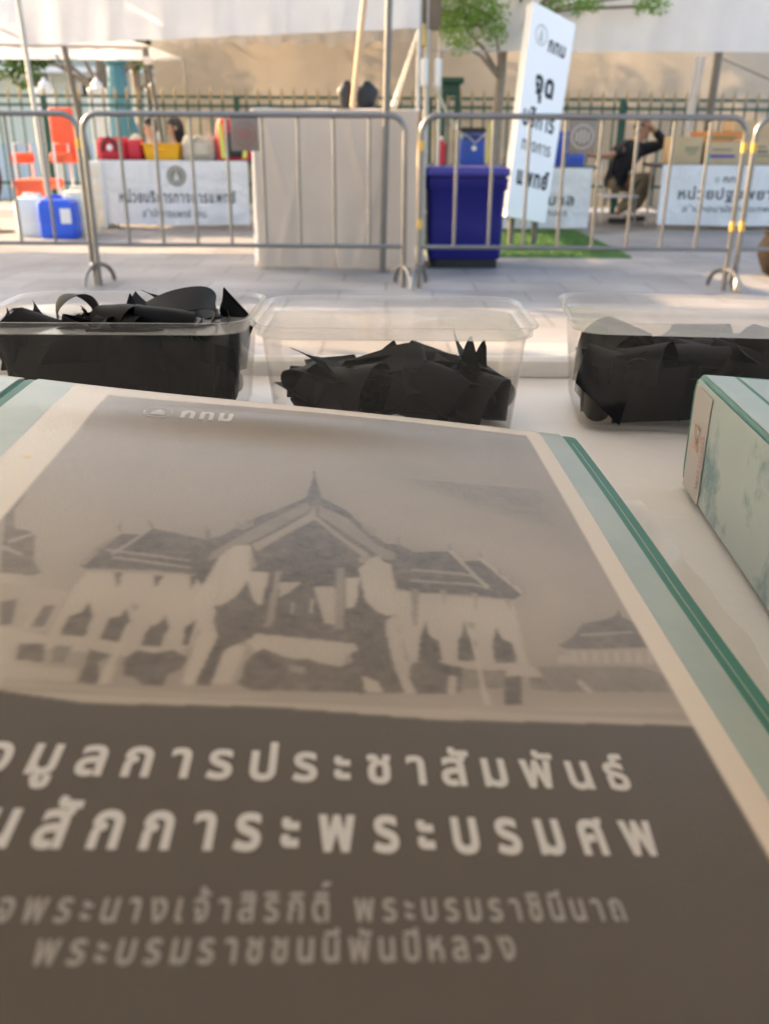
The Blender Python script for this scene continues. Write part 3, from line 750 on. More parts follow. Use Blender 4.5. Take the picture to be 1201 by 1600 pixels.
# ------------------------------------------------------------------ the second binder, spine towards the photo folder
b2 = thing('ring_binder', 'pale green mottled binder with a red mark on its spine at the right edge', 'binder', (0.2, 0.26, TABLE_Z))
ang = math.atan2(0.4257 - 0.2886, 0.1500 - 0.1409); D2 = Vector((math.cos(ang), math.sin(ang), 0)) * -1   # along the spine towards us
X2 = Vector((-D2.y, D2.x, 0)); X2 = X2 if X2.x > 0 else -X2                                                # towards the fore edge
P2 = Vector((0.1500, 0.4257, TABLE_Z)); LEN2, HS, WID2 = 0.32, 0.0555, 0.28
def spine_prof():
    """Cross-section of the spine wall seen from the end: (x toward fore edge, z)."""
    return [(0.0020, 0.0), (0.0004, 0.003), (0.0, 0.010), (0.0, HS - 0.008), (0.0008, HS - 0.003), (0.0035, HS)]
pr_ = spine_prof()
def w2(x, z, s): return P2 + X2 * x + D2 * s + Vector((0, 0, z + 0.0012))
m = MB()
for k in range(1):
    rows = [[w2(x, z, LEN2 * j / 30) for (x, z) in pr_] + [w2(x + 0.0024, min(max(z, 0.002), HS - 0.0024), LEN2 * j / 30) for (x, z) in pr_[::-1]] for j in range(31)]
    m.loft(rows)
sp2 = m.build('spine', M['binder_green'], b2)
def face(x_off, s0, s1, z0, z1, name, material, parent, n=24):
    mm = MB(); mm.sheet(lambda a, b: w2(-x_off + (0.0008 * max(0, (z0 + (z1 - z0) * b - (HS - 0.006)) / 0.006) ** 2), z0 + (z1 - z0) * b, s0 + (s1 - s0) * a), n, 10, 0.0003)
    return mm.build(name, material, parent)
face(0.0007, 0.0065, LEN2 - 0.002, 0.0015, HS - 0.0006, 'spine_laminate', M['binder_spine'], sp2)
lab = face(0.0013, 0.0075, 0.0350, 0.0017, HS - 0.0030, 'spine_label', M['label_paper'], sp2)
mm = MB()
for zz in (0.024, 0.0345):
    mm.add([w2(-0.0019, zz, 0.0165), w2(-0.0019, zz, 0.0255), w2(-0.0019, zz + 0.0012, 0.0255), w2(-0.0019, zz + 0.0012, 0.0165)], [(0, 1, 2, 3)])
for ss in (0.0165, 0.0247):
    mm.add([w2(-0.0019, 0.024, ss), w2(-0.0019, 0.0357, ss), w2(-0.0019, 0.0357, ss + 0.0008), w2(-0.0019, 0.024, ss + 0.0008)], [(0, 1, 2, 3)])
mm.add([w2(-0.0019, 0.0265, 0.0190), w2(-0.0019, 0.0265, 0.0232), w2(-0.0019, 0.0325, 0.0212)], [(0, 1, 2)])
lettering(mm, 'กรุงเทพ', lambda x, y: w2(-0.0019, 0.034 - 0.026 * x, 0.0330 - y * 0.0034), 0.02, 0.15)
mm.build('red_stamp', M['red_ink'], b2, smooth=False)
mm = MB(); mm.sheet(lambda a, b: w2(0.0035 + WID2 * a, HS - 0.020 * a + 0.0008 * math.sin(a * 9), LEN2 * b), 40, 30, -0.0020)
cv2 = mm.build('cover', M['binder_green'], b2)
def top2(x, s, h): return w2(0.0035 + WID2 * x, HS - 0.020 * x + 0.0008 * math.sin(x * 9) + h - 0.0003, s)
mm = MB(); mm.sheet(lambda a, b: top2(0.0012 + 0.0488 * a, 0.0016 + (LEN2 - 0.003) * b, 0.0006), 8, 30, -0.0003); mm.build('laminate', M['binder_pale'], cv2)
mm = MB(); mm.sheet(lambda a, b: top2(0.058 + 0.92 * a, 0.003 + (LEN2 - 0.006) * b, 0.0005), 20, 30, -0.0003); mm.build('laminate', M['binder_pale'], cv2)
mm = MB(); mm.add([w2(0.004, 0, 0), w2(0.004 + WID2, 0, 0), w2(0.004 + WID2, 0, LEN2), w2(0.004, 0, LEN2), w2(0.004, .0024, 0), w2(0.004 + WID2, .0024, 0), w2(0.004 + WID2, .0024, LEN2), w2(0.004, .0024, LEN2)],
        [(0, 1, 2, 3), (4, 5, 6, 7), (0, 1, 5, 4), (1, 2, 6, 5), (2, 3, 7, 6), (3, 0, 4, 7)]); mm.build('back_cover', M['binder_green'], b2, smooth=False)
mm = MB()
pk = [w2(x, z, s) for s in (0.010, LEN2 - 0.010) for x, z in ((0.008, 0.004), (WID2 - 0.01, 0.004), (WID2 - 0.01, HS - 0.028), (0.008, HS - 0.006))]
mm.add(pk, [(0, 1, 2, 3), (4, 5, 6, 7), (0, 1, 5, 4), (1, 2, 6, 5), (2, 3, 7, 6), (3, 0, 4, 7)]); mm.build('pages', M['dark_hollow'], b2, smooth=False)  # dark block standing in for the shaded hollow of the binder

# ------------------------------------------------------------------ three plastic boxes of black ribbons
BW, BD, BH = 0.160, 0.112, 0.066
def rrect(w, d, r, n=6):
    pts = []
    for cx, cy, a0 in ((w / 2 - r, d / 2 - r, 0), (-w / 2 + r, d / 2 - r, 90), (-w / 2 + r, -d / 2 + r, 180), (w / 2 - r, -d / 2 + r, 270)):
        for k in range(n + 1):
            a = R(a0 + 90 * k / n); pts.append((cx + r * math.cos(a), cy + r * math.sin(a)))
    return pts
def make_box(label):
    root = thing('plastic_box', label, 'plastic box', (0, 0, 0), 'clear plastic boxes of black ribbons')
    taper, wall = 0.011, 0.0007
    def ring_(inset, z, r=0.020): return [(x, y, z) for x, y in rrect(BW - 2 * inset, BD - 2 * inset, max(0.004, r - inset * 0.5))]
    prof = [(taper + 0.004, 0.0), (taper + 0.0012, 0.0014), (taper, 0.0040), (0.0055, BH - 0.0075)]
    inner = [(0.0055 + wall, BH - 0.0075), (taper + wall, 0.0044), (taper + 0.0016, 0.0022), (taper + 0.005, 0.0010)]
    m = MB(); m.loft([ring_(*p) for p in prof + inner])
    m.build('shell', M['bin_plastic'], root)
    m = MB(); m.loft([ring_(*p) for p in [(0.0054, BH - 0.0075), (0.0030, BH - 0.0070), (0.0024, BH - 0.0066), (0.0022, BH - 0.0020), (0.0, BH - 0.0016), (-0.0004, BH - 0.0006), (0.0, BH), (0.0020, BH), (0.0034, BH - 0.0008), (0.0036, BH - 0.0062), (0.0062, BH - 0.0068), (0.0062, BH - 0.0074)]])
    m.build('rim', M['rim_plastic'], root)
    return root
mid_box = make_box('clear plastic box in the middle, only half filled with black ribbons')
left_box = copy_tree(mid_box); right_box = copy_tree(mid_box)
left_box['label'] = 'clear plastic box at the left, heaped to the rim with black ribbons'
right_box['label'] = 'clear plastic box at the right, mostly full, behind the mottled binder'
BOXES = {'mid': (mid_box, Vector((0.0048, 0.5385, TABLE_Z + 0.0006)), 0.0), 'left': (left_box, Vector((-0.1570, 0.5490, TABLE_Z + 0.0006)), R(0.5)), 'right': (right_box, Vector((0.1890, 0.5530, TABLE_Z + 0.0006)), R(-5.5))}
for o, loc, rz in BOXES.values(): o.location = loc; o.rotation_euler.z = rz

def ribbon_path(kind):
    """Centre line of one folded ribbon in its own plane (x, z)."""
    P = []
    if kind == 0:      # awareness loop, tails crossed
        P = [(-0.016, -0.026), (-0.007, -0.012), (0.002, 0.0), (0.010, 0.012), (0.012, 0.022), (0.006, 0.030), (-0.003, 0.031), (-0.010, 0.025), (-0.011, 0.014), (-0.003, 0.001), (0.006, -0.011), (0.015, -0.028)]
    elif kind == 1:    # wide flat loop
        P = [(-0.030, -0.006), (-0.014, -0.003), (0.004, 0.0), (0.020, 0.003), (0.030, 0.009), (0.029, 0.016), (0.018, 0.019), (0.0, 0.017), (-0.018, 0.014), (-0.028, 0.008), (-0.026, 0.002), (-0.010, 0.002), (0.012, -0.004), (0.031, -0.010)]
    elif kind == 2:    # rolled scroll
        P = [(-0.020, 0.0)] + [(0.014 * (1 - k / 26) * math.cos(k * 0.55 - 1.57), 0.014 + 0.014 * (1 - k / 26) * math.sin(k * 0.55 - 1.57)) for k in range(0, 17)]
    elif kind == 7:    # broad arch
        P = [(-0.024, -0.016), (-0.020, -0.002), (-0.011, 0.009), (0.0, 0.013), (0.011, 0.009), (0.020, -0.002), (0.024, -0.016)]
    elif kind == 5:    # one stiff slanted end
        P = [(-0.003, -0.022), (-0.001, -0.010), (0.0, 0.002), (0.002, 0.010)]
    elif kind == 4:    # wide soft fold, like a petal
        P = [(-0.032, -0.003), (-0.012, -0.001), (0.010, 0.001), (0.024, 0.004), (0.029, 0.010), (0.023, 0.016), (0.006, 0.019), (-0.014, 0.018), (-0.030, 0.021)]
    else:              # folded V with long pointed tails
        P = [(-0.012, 0.044), (-0.008, 0.024), (-0.003, 0.004), (0.0, -0.004), (0.004, 0.002), (0.010, 0.020), (0.017, 0.038)]
    Q = []
    for i in range(len(P) - 1):           # Catmull-Rom
        p0, p1, p2, p3 = P[max(0, i - 1)], P[i], P[i + 1], P[min(len(P) - 1, i + 2)]
        for s in range(4):
            t = s / 4
            Q.append(tuple(0.5 * (2 * p1[d] + (p2[d] - p0[d]) * t + (2 * p0[d] - 5 * p1[d] + 4 * p2[d] - p3[d]) * t * t + (3 * p1[d] - p0[d] - 3 * p2[d] + p3[d]) * t ** 3) for d in (0, 1)))
    Q.append(P[-1]); return Q
def ribbon_mesh(kind, width, seed, scale=1.0):
    r_ = random.Random(seed); Q = ribbon_path(kind); n = len(Q); m = MB(); nw = 6
    tw = r_.uniform(-0.5, 0.5); cut0, cut1 = r_.uniform(-1, 1) * 0.5, r_.uniform(-1, 1) * 0.5; sag = r_.uniform(-0.25, 0.25)
    def fn(u, v):
        i = u * (n - 1); k = min(n - 2, int(i)); t = i - k
        x = Q[k][0] * (1 - t) + Q[k + 1][0] * t; z = Q[k][1] * (1 - t) + Q[k + 1][1] * t
        w = (v - 0.5) * width
        if kind == 3:
            e = min(u, 1 - u) * 2; w *= min(1.0, 0.03 + e * 1.9)
        if kind == 5: z += 0.95 * w * u
        e0 = max(0, 1 - u * 7); e1 = max(0, 1 - (1 - u) * 7)
        z += -cut0 * e0 * w - cut1 * e1 * w
        x += w * sag * math.sin(u * 5) + 0.0012 * math.sin(u * 19 + v * 4 + seed); z += 0.0012 * math.sin(u * 13 + seed) * (v - 0.5) * 2
        y = w + tw * 0.010 * (u - 0.5)
        return (x * scale, y * scale, z * scale)
    m.sheet(fn, n - 1, nw, 0.00035)
    return m.mesh('ribbon', M['ribbon'])
RIB = [ribbon_mesh(k, w, s, sc) for k, w, s, sc in ((0, .032, 1, 1.0), (4, .036, 2, .85), (1, .034, 3, .9), (4, .040, 4, .8), (4, .034, 5, 1.0), (2, .026, 6, 1.1), (3, .022, 7, .9), (4, .030, 8, 1.05), (0, .036, 9, 1.0), (5, .021, 14, 1.0), (7, .032, 15, 1.0), (7, .038, 16, .85))]
RIBV = [np.array([v.co[:] for v in me_.vertices]) for me_ in RIB]
def put_ribbon(box, kind, loc, rot, label, group):
    ob, bl, rz = BOXES[box]
    o = bpy.data.objects.new('ribbon', RIB[kind]); COL.objects.link(o)
    mt = Matrix.Translation(bl) @ Matrix.Rotation(rz, 4, 'Z') @ Matrix.Translation(loc) @ rot.to_matrix().to_4x4()
    o.matrix_world = mt; o.location = mt.translation
    return tag(o, label, 'ribbon', group)
from mathutils import Euler
def inside_box(P, ztop, over=0.0):
    k = np.clip(P[:, 2] / BH, 0, 1); ix = BW / 2 - 0.0128 + 0.0062 * k; iy = BD / 2 - 0.0128 + 0.0062 * k
    ax, ay = np.abs(P[:, 0]), np.abs(P[:, 1]); c = np.maximum(0, ax - (ix - 0.012)) ** 2 + np.maximum(0, ay - (iy - 0.012)) ** 2
    ok = (c < 0.012 ** 2) | (P[:, 2] > BH + 0.004) & (ax < ix + 0.02) & (ay < iy + 0.02)
    return ok.all() and P[:, 2].min() > 0.0030 and P[:, 2].max() < ztop(P[P[:, 2].argmax(), 0])
def pile(box, n, ztop, label, group, seed, flat=0.6, zlo=0.004):
    r_ = random.Random(seed); done = tries = 0; fl0 = flat
    while done < n and tries < n * 400:
        flat = 0.12 if done < n * 0.3 else fl0; zhi = 0.024 if done < n * 0.3 else 0.066
        tries += 1; k = r_.choice((0, 1, 2, 3, 4, 5, 7, 8) if r_.random() < 0.94 else (6,))
        rot = Euler(((1.57 if done < n * 0.3 and k != 1 else 0) + r_.uniform(-1.6, 1.6) * flat, r_.uniform(-1.6, 1.6) * flat, r_.uniform(0, 6.28)))
        loc = Vector((r_.uniform(-.07, .07), r_.uniform(-.048, .048), r_.uniform(zlo, zhi)))
        P = RIBV[k] @ np.array(rot.to_matrix()).T + np.array(loc)
        if not inside_box(P, ztop): continue
        put_ribbon(box, k, loc, rot, label, group); done += 1
    return done
print('ribbons', pile('left', 85, lambda x: 0.064 + 0.010 * math.sin(x * 75 + 1) + 0.004 * math.sin(x * 190), 'black folded ribbon lying in the full left box', 'black ribbons in the left box', 3),
      pile('mid', 22, lambda x: 0.038 + 0.006 * math.sin(x * 60 + 1), 'black folded ribbon lying in the half empty middle box', 'black ribbons in the middle box', 5, 0.5),
      pile('right', 75, lambda x: 0.043 + 0.10 * x + 0.006 * math.sin(x * 110), 'black folded ribbon lying in the right box', 'black ribbons in the right box', 9))
r_ = random.Random(77)
for box, tops, lab, grp in (('left', (0.021, 0.040), 'black ribbon pressed flat against the wall of the left box', 'black ribbons against the left box wall'), ('right', (0.020,), 'black ribbon pressed flat against the wall of the right box', 'black ribbons against the right box wall')):
    for zc in tops:
        for side, n_ in (('front', 6), ('left', 3), ('right', 3), ('back', 4)):
            for q in range(n_):
                for attempt in range(60):
                    k = r_.choice((1, 3, 4, 7)); t = (q + .5 + r_.uniform(-.3, .3)) / n_ - .5
                    loc = {'front': Vector((t * .125, -.044, zc)), 'back': Vector((t * .125, .044, zc)), 'left': Vector((-.066, t * .08, zc)), 'right': Vector((.066, t * .08, zc))}[side] + Vector((0, 0, r_.uniform(-.003, .006)))
                    rot = Euler((1.57 + r_.uniform(-.15, .15), 0, {'front': 0, 'back': 3.14, 'left': -1.57, 'right': 1.57}[side] + r_.uniform(-.12, .12) + (3.14 if r_.random() < .5 else 0)))
                    mt_ = (Matrix.Rotation(rot.z, 3, 'Z') @ Matrix.Rotation(r_.uniform(-.35, .35), 3, 'Y') @ Matrix.Rotation(rot.x, 3, 'X')); rot = mt_.to_euler()
                    P = RIBV[k] @ np.array(rot.to_matrix()).T + np.array(loc)
                    for s_ in range(10):           # slide it inwards until it clears the wall
                        if inside_box(P, lambda x: 0.071): break
                        dv = np.array([-np.sign(loc.x) * .002 if side in ('left', 'right') else -loc.x * .03, -np.sign(loc.y) * .002 if side in ('front', 'back') else -loc.y * .03, 0]); P = P + dv; loc = loc + Vector(dv)
                    else: continue
                    put_ribbon(box, k, loc, rot, lab, grp); break
for box, k_, loc_, rot_ in (('left', 10, (-.046, -.018, .050), (.25, .1, 1.2)), ('left', 11, (-.012, .010, .048), (-.2, .1, .5)), ('left', 10, (.022, -.012, .050), (.3, -.1, 1.0)), ('left', 11, (.046, .016, .050), (.1, .2, .3)), ('left', 10, (-.062, .016, .046), (.1, -.1, .9)),
                            ('right', 10, (-.052, -.020, .030), (.2, .1, 1.3)), ('right', 11, (-.030, -.018, .035), (-.25, .15, 1.0)), ('right', 10, (-.004, -.016, .034), (.2, 0, .8)), ('right', 11, (.022, -.018, .037), (.3, -.1, 1.2)), ('right', 10, (.046, -.010, .042), (.1, .1, .6)), ('right', 10, (-.040, .016, .040), (.1, .1, .4)), ('right', 11, (.010, .020, .042), (-.1, .1, .9))):
    put_ribbon(box, k_, Vector(loc_), Euler(rot_), 'broad arched black ribbon on top of the heap in the %s box' % box, 'arched black ribbons in the %s box' % box)
for loc_, rot_, k_ in (((-.036, -.014, .018), (.3, .2, 1.1), 10), ((-.020, -.018, .026), (-.2, .1, .9), 11), ((.018, -.016, .022), (.2, .1, 1.3), 11), ((.050, -.014, .020), (.1, .3, 1.0), 10)):
    put_ribbon('mid', k_, Vector(loc_), Euler(rot_), 'broad arched black ribbon on the low heap in the middle box', 'arched black ribbons in the middle box')
# a few that the photograph shows clearly
put_ribbon('left', 9, Vector((0.064, 0.006, 0.056)), Euler((0.12, 0.10, 1.35)), 'pointed black ribbon end standing up above the rim of the left box', 'black ribbons standing proud')
put_ribbon('left', 4, Vector((0.028, 0.002, 0.049)), Euler((0.2, -0.3, 0.2)), 'rolled black ribbon bulging over the rim of the left box', 'black ribbons standing proud')
put_ribbon('left', 5, Vector((-0.038, 0.004, 0.045)), Euler((-0.1, 0.3, 0.4)), 'rounded black ribbon roll at the left end of the heap', 'black ribbons standing proud')
put_ribbon('mid', 6, Vector((0.045, -0.012, 0.015)), Euler((0.1, 0.05, 1.2)), 'black ribbon with two tall pointed tails in the middle box', 'black ribbons standing proud')
put_ribbon('mid', 1, Vector((0.046, 0.004, 0.020)), Euler((0.3, 0.5, 0.7)), 'black ribbon loop beside the pointed tails in the middle box', 'black ribbons standing proud')
put_ribbon('mid', 2, Vector((-0.006, -0.004, 0.022)), Euler((0.25, -0.1, 0.2)), 'wide black ribbon loop on top in the middle box', 'black ribbons standing proud')
put_ribbon('mid', 4, Vector((-0.038, -0.010, 0.012)), Euler((0.3, 0.5, 0.5)), 'rolled black ribbon at the left end of the middle box', 'black ribbons standing proud')
put_ribbon('right', 8, Vector((0.062, 0.012, 0.046)), Euler((0.5, 0.2, 0.3)), 'black ribbon loop rising above the rim of the right box', 'black ribbons standing proud')
# ------------------------------------------------------------------ crowd barriers
BY, BHT, BWD = 6.15, 1.075, 2.035
def make_barrier(label, plate_u, red):
    root = thing('crowd_barrier', label, 'barrier', (0, 0, 0), 'steel barriers in a row behind the table')
    r, rad, low = 0.0175, 0.10, 0.265
    pts = [(-BWD / 2, 0, 0.0)]
    for s in (-1, 1):
        arc = [(s * (BWD / 2 - rad + rad * math.cos(a)), 0, BHT - r - rad + rad * math.sin(a)) for a in [R(90 * k / 8) for k in range(9)]]
        pts += arc if s < 0 else arc[::-1]
    pts.append((BWD / 2, 0, 0.0))
    MB().tube(pts, r, 12).build('frame', M['steel'], root)
    MB().tube([(-BWD / 2, 0, low), (BWD / 2, 0, low)], 0.014, 10).build('bottom_rail', M['steel'], root)
    for k in range(1, 9):
        x = -BWD / 2 + BWD * k / 9
        MB().tube([(x, 0, low), (x, 0, BHT - 2 * r)], 0.0105, 8).build('bar', M['steel'], root)
    for s in (-1, 1):
        x = s * BWD / 2; L_ = 0.17
        arc = [(x + s * 0.05 * math.cos(R(t)), -L_ * math.cos(R(t)), 0.012 + 0.125 * math.sin(R(t))) for t in range(0, 181, 15)]
        MB().tube(arc, 0.014, 8).build('foot', M['steel'], root)
        for z in (0.885, 0.41):
            MB().lathe([(r + 0.0015, -0.03), (r + 0.0018, 0.03)], (x, 0, z), 12).build('tape_band', M['yellow_tape'], root)
    xp = -BWD / 2 + BWD * plate_u; w, h = 0.175, 0.195
    p = MB().box((xp, -0.001, BHT - 0.035 - h / 2), (w, 0.006, h), bev=0.002).build('sign_plate', M['plate'], root)
    mk = MB(); cz = BHT - 0.035 - h / 2
    for r0, r1 in ((0.064, 0.072), (0.0, 0.0)):
        if r1: mk.add([(xp + q * math.cos(2 * math.pi * k / 28), -0.0065, cz + q * math.sin(2 * math.pi * k / 28)) for q in (r0, r1) for k in range(28)], [(k, (k + 1) % 28, 28 + (k + 1) % 28, 28 + k) for k in range(28)])
    for dx in (-0.036, -0.012, 0.012, 0.036):
        hh = 0.045 - abs(dx) * 0.5
        mk.box((xp + dx, -0.0062, cz), (0.011, 0.002, hh * 2))
    mk.build('plate_emblem', M['plate_red'] if red else M['plate_mark'], p, smooth=False)
    return root
b_mid = make_barrier('steel crowd barrier whose dark plate hangs before the beige counter', 0.502, True)
b_right = make_barrier('steel crowd barrier in front of the navy bin and the tall white sign', 0.497, False)
b_left = copy_tree(b_mid); b_left['label'] = 'steel crowd barrier at the left in front of the blue canister'
b_far = copy_tree(b_mid); b_far['label'] = 'steel crowd barrier cut off by the right edge of the photo'
for o, x0 in ((b_left, 114), (b_mid, 128), (b_right, 655), (b_far, 1175)):
    p = at_y(x0, 215, BY)
    o.location = (p.x + (BWD / 2 if o is not b_left else -BWD / 2) + 0.012, BY + {b_left: 0.05, b_mid: 0.0, b_right: -0.03, b_far: 0.02}[o], 0)
for ob_, keep in ((b_mid, ()), (b_left, (4,))):
    for ch_ in [x for x in ob_.children if x.name.startswith('tape_band')]:
        zs_ = ch_.data.vertices[0].co.z; xs_ = ch_.data.vertices[0].co.x
        if not (keep and xs_ > 0 and zs_ > 0.6): bpy.data.objects.remove(ch_)
b_left.rotation_euler.z = R(1.0); b_right.rotation_euler.z = R(-0.5); b_far.rotation_euler.z = R(2)

# ------------------------------------------------------------------ beige draped counter
cp0, cp1 = at_z(400, 416, 0), at_z(650, 422, 0); CY = 7.05
cx0, cx1 = at_y(400, 300, CY).x, at_y(650, 300, CY).x; ctop = at_y(520, 171, CY).z
counter = thing('draped_counter', 'tall counter wrapped in beige cloth behind the barriers', 'counter', ((cx0 + cx1) / 2, CY + 0.3, 0))
MB().box(((cx0 + cx1) / 2, CY + 0.32, ctop - 0.03), (cx1 - cx0 - 0.01, 0.62, 0.03), bev=0.004).build('counter_top', M['steel_pale'], counter)
for x in (cx0 + 0.05, cx1 - 0.05):
    for y in (CY + 0.05, CY + 0.58): MB().tube([(x, y, 0), (x, y, ctop - 0.05)], 0.016).build('leg', M['steel_dark'], counter)
def drape(xa, xb, ph):
    def fn(u, v):
        x = xa + (xb - xa) * u; z = ctop - (ctop - 0.015) * v
        d = 0.014 * math.sin(u * 5 + ph) * v + 0.006 * math.sin(u * 9 + v * 7 + ph) * v + 0.022 * math.exp(-((u - 0.12 - 0.5 * v) / 0.05) ** 2) * max(0, 1 - 1.3 * v) + 0.016 * math.exp(-((u - 0.75 + 0.5 * v) / 0.06) ** 2) * v + 0.01 * v ** 4 * math.sin(u * 21)
        return (x, CY - 0.012 - d, z)
    return fn
xm = at_y(524, 300, CY).x
m = MB(); m.sheet(drape(cx0, xm - 0.004, 0.5), 50, 40, 0.003); m.build('cloth_panel', M['beige_cloth'], counter)
m = MB(); m.sheet(drape(xm + 0.004, cx1, 2.1), 50, 40, 0.003); m.build('cloth_panel', M['beige_cloth'], counter)
m = MB(); m.sheet(lambda u, v: (cx0 - 0.012 - 0.05 * v * (0.4 + 0.6 * u) + 0.008 * math.sin(u * 14) * v, CY - 0.005 + 0.62 * u, ctop - (ctop - 0.02) * v), 20, 20, 0.003); m.build('side_cloth', M['white_cloth'], counter)
m = MB(); m.sheet(lambda u, v: (cx1 + 0.012 + 0.02 * v, CY - 0.005 + 0.62 * u, ctop - (ctop - 0.02) * v), 20, 20, 0.003); m.build('side_cloth', M['beige_cloth'], counter)
m = MB(); m.sheet(lambda u, v: (cx0 - 0.01 + (cx1 - cx0 + 0.02) * u, CY - 0.02 + 0.66 * v, ctop + 0.004 + 0.003 * math.sin(u * 20 + v * 9)), 30, 10, 0.003); m.build('top_cloth', M['white_cloth'], counter)
# pole in front of it, leaning timber and dark sacks behind
p = at_y(597, 420, 6.95); ptop = at_y(610, -60, 6.95)
m = MB(); m.tube([(p.x, 6.93, 0), (ptop.x, 6.93, ptop.z + 0.25)], 0.024, 14)
pole = thing('steel_post', 'dark grey steel post rising in front of the beige counter', 'post', (p.x, 6.93, 0))
m.build('tube', M['steel_dark'], pole); MB().lathe([(0.055, 0), (0.055, 0.006), (0.03, 0.012)], (p.x, 6.93, 0.0)).build('base_flange', M['steel_dark'], pole)
wa, wb = at_y(551, 168, 7.3), at_y(573, -40, 7.5)
dirw = (wb - wa).normalized()
m = MB(); m.tube([wa - dirw * 0.0, wb + dirw * 0.5], 0.021, 8)
single(m, 'timber_pole', M['wood'], 'slanting pale timber pole standing on the beige counter', 'pole', wa)
for q, lab in (((541, 147), 'small charcoal boxing-glove-shaped pouch left of the timber pole'), ((572, 148), 'larger charcoal pouch right of the timber pole')):
    c_ = at_y(q[0], q[1], 7.42); sc = 1.0 if q[0] < 560 else 1.25
    m = MB(); m.ball((0, 0, 0), (0.070 * sc, 0.06, 0.098), 18, 12, lambda p: Vector((p.x * (1 + 0.12 * math.sin(p.z * 5)), p.y, p.z)))
    m.v = [(c_.x + x, c_.y + y, ctop + 0.008 + 0.098 + z) for x, y, z in m.v]
    o = thing('pouch', lab.replace('boxing-glove-shaped ', 'rounded '), 'pouch', (c_.x, c_.y, ctop + 0.008)); m.build('body', M['black'], o)
    MB().lathe([(0.03, 0), (0.034, 0.012), (0.028, 0.022)], (c_.x, c_.y, ctop + 0.19 - 0.006), 14).build('neck', M['black'], o)
wr0, wr1, wr2 = at_y(652, 48, 7.15), at_y(628, 115, 7.12), at_y(614, 168, 7.1)
m = MB(); m.tube([wr0, wr0 * .7 + wr2 * .3, wr0 * .35 + wr2 * .65, wr2], [0.006, 0.009, 0.013, 0.021], 9)
single(m, 'plastic_wrap_rope', M['clear_wrap'], 'twisted strand of clear plastic wrap tied down to the counter top', 'plastic strand', wr2)
d_ = at_y(644, 230, CY)
m = MB(); m.tube([(cx1 + 0.05, CY + 0.02, 0), (cx1 + 0.05, CY + 0.02, ctop - 0.06)], 0.018)
m.box((cx1 + 0.05, CY + 0.02, 0.84), (0.06, 0.05, 0.03)); m.box((cx1 + 0.05, CY + 0.02, 0.42), (0.06, 0.05, 0.03))
single(m, 'short_post', M['steel_pale'], 'short galvanised post with clamps at the right end of the beige counter', 'post', (cx1 + 0.05, CY + 0.02, 0))

# ------------------------------------------------------------------ navy wheeled bin
ba, bb = at_y(664, 260, 7.1), at_y(798, 260, 7.1); bt = at_y(730, 262, 7.1).z; bw = bb.x - ba.x; bx = (ba.x + bb.x) / 2
tub = thing('storage_bin', 'large navy blue lidded plastic bin on the pavement', 'bin', (bx, 7.38, 0))
def rr(w, d, r, z, cx=bx, cy=7.38): return [(cx + x, cy + y, z) for x, y in rrect(w, d, r, 5)]
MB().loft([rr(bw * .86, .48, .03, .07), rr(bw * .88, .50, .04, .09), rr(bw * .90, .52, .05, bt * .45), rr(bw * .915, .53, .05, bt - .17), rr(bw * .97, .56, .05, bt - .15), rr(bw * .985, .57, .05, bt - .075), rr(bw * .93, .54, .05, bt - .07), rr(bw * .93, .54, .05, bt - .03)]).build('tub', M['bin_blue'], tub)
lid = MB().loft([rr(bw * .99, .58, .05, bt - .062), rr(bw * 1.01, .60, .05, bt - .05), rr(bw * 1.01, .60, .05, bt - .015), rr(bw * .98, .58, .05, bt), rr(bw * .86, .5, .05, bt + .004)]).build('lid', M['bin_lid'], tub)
for s in (-1, 1): MB().box((bx + s * bw * .3, 7.115, bt - .11), (.10, .03, .05), bev=.008).build('latch', M['bin_blue'], tub)
MB().loft([rr(bw * .74, .44, .03, .0), rr(bw * .76, .46, .03, .07)]).build('base', M['black'], tub)
for sx in (-1, 1):
    for sy in (-1, 1):
        w = MB(); w.tube([(bx + sx * bw * .38 - .015, 7.38 + sy * .18, .032), (bx + sx * bw * .38 + .015, 7.38 + sy * .18, .032)], .032, 16); w.build('caster', M['black'], tub)

# ------------------------------------------------------------------ artificial turf
m = MB(); TZ = 0.004
tx0, tx1, ty0, ty1 = 0.35, 2.08, 7.87, 10.35
m.box(((tx0 + tx1) / 2, (ty0 + ty1) / 2, 0.006), (tx1 - tx0, ty1 - ty0, 0.010))
mat_o = thing('turf_mat', 'green artificial turf mat under the tall white sign', 'turf mat', ((tx0 + tx1) / 2, (ty0 + ty1) / 2, 0))
m.build('backing', M['turf'], mat_o, smooth=False)
n_b = 26000; px_ = rng.uniform(tx0, tx1, n_b); py_ = rng.uniform(ty0, ty1, n_b); a_ = rng.uniform(0, 6.283, n_b); hb = rng.uniform(.012, .026, n_b); w_ = .003
v0 = np.stack([px_ - w_ * np.cos(a_), py_ - w_ * np.sin(a_), np.full(n_b, .011)], 1); v1 = np.stack([px_ + w_ * np.cos(a_), py_ + w_ * np.sin(a_), np.full(n_b, .011)], 1)
v2 = np.stack([px_ + .012 * np.sin(a_ * 3), py_ + .012 * np.cos(a_ * 5), .011 + hb], 1)
m = MB(); m.v = [tuple(x) for x in np.stack([v0, v1, v2], 1).reshape(-1, 3)]; m.f = [(3 * i, 3 * i + 1, 3 * i + 2) for i in range(n_b)]
gl = m.build('pile', M['turf'], mat_o, smooth=False); gl['kind'] = 'stuff'

# ------------------------------------------------------------------ tall leaning sign
TL, TR, BL = at_y(833, 2, 8.95), at_y(899, 38, 8.97), at_y(790, 338, 8.72)
BR0 = TR + (BL - TL); BR = at_y(851, 349, 9.5)
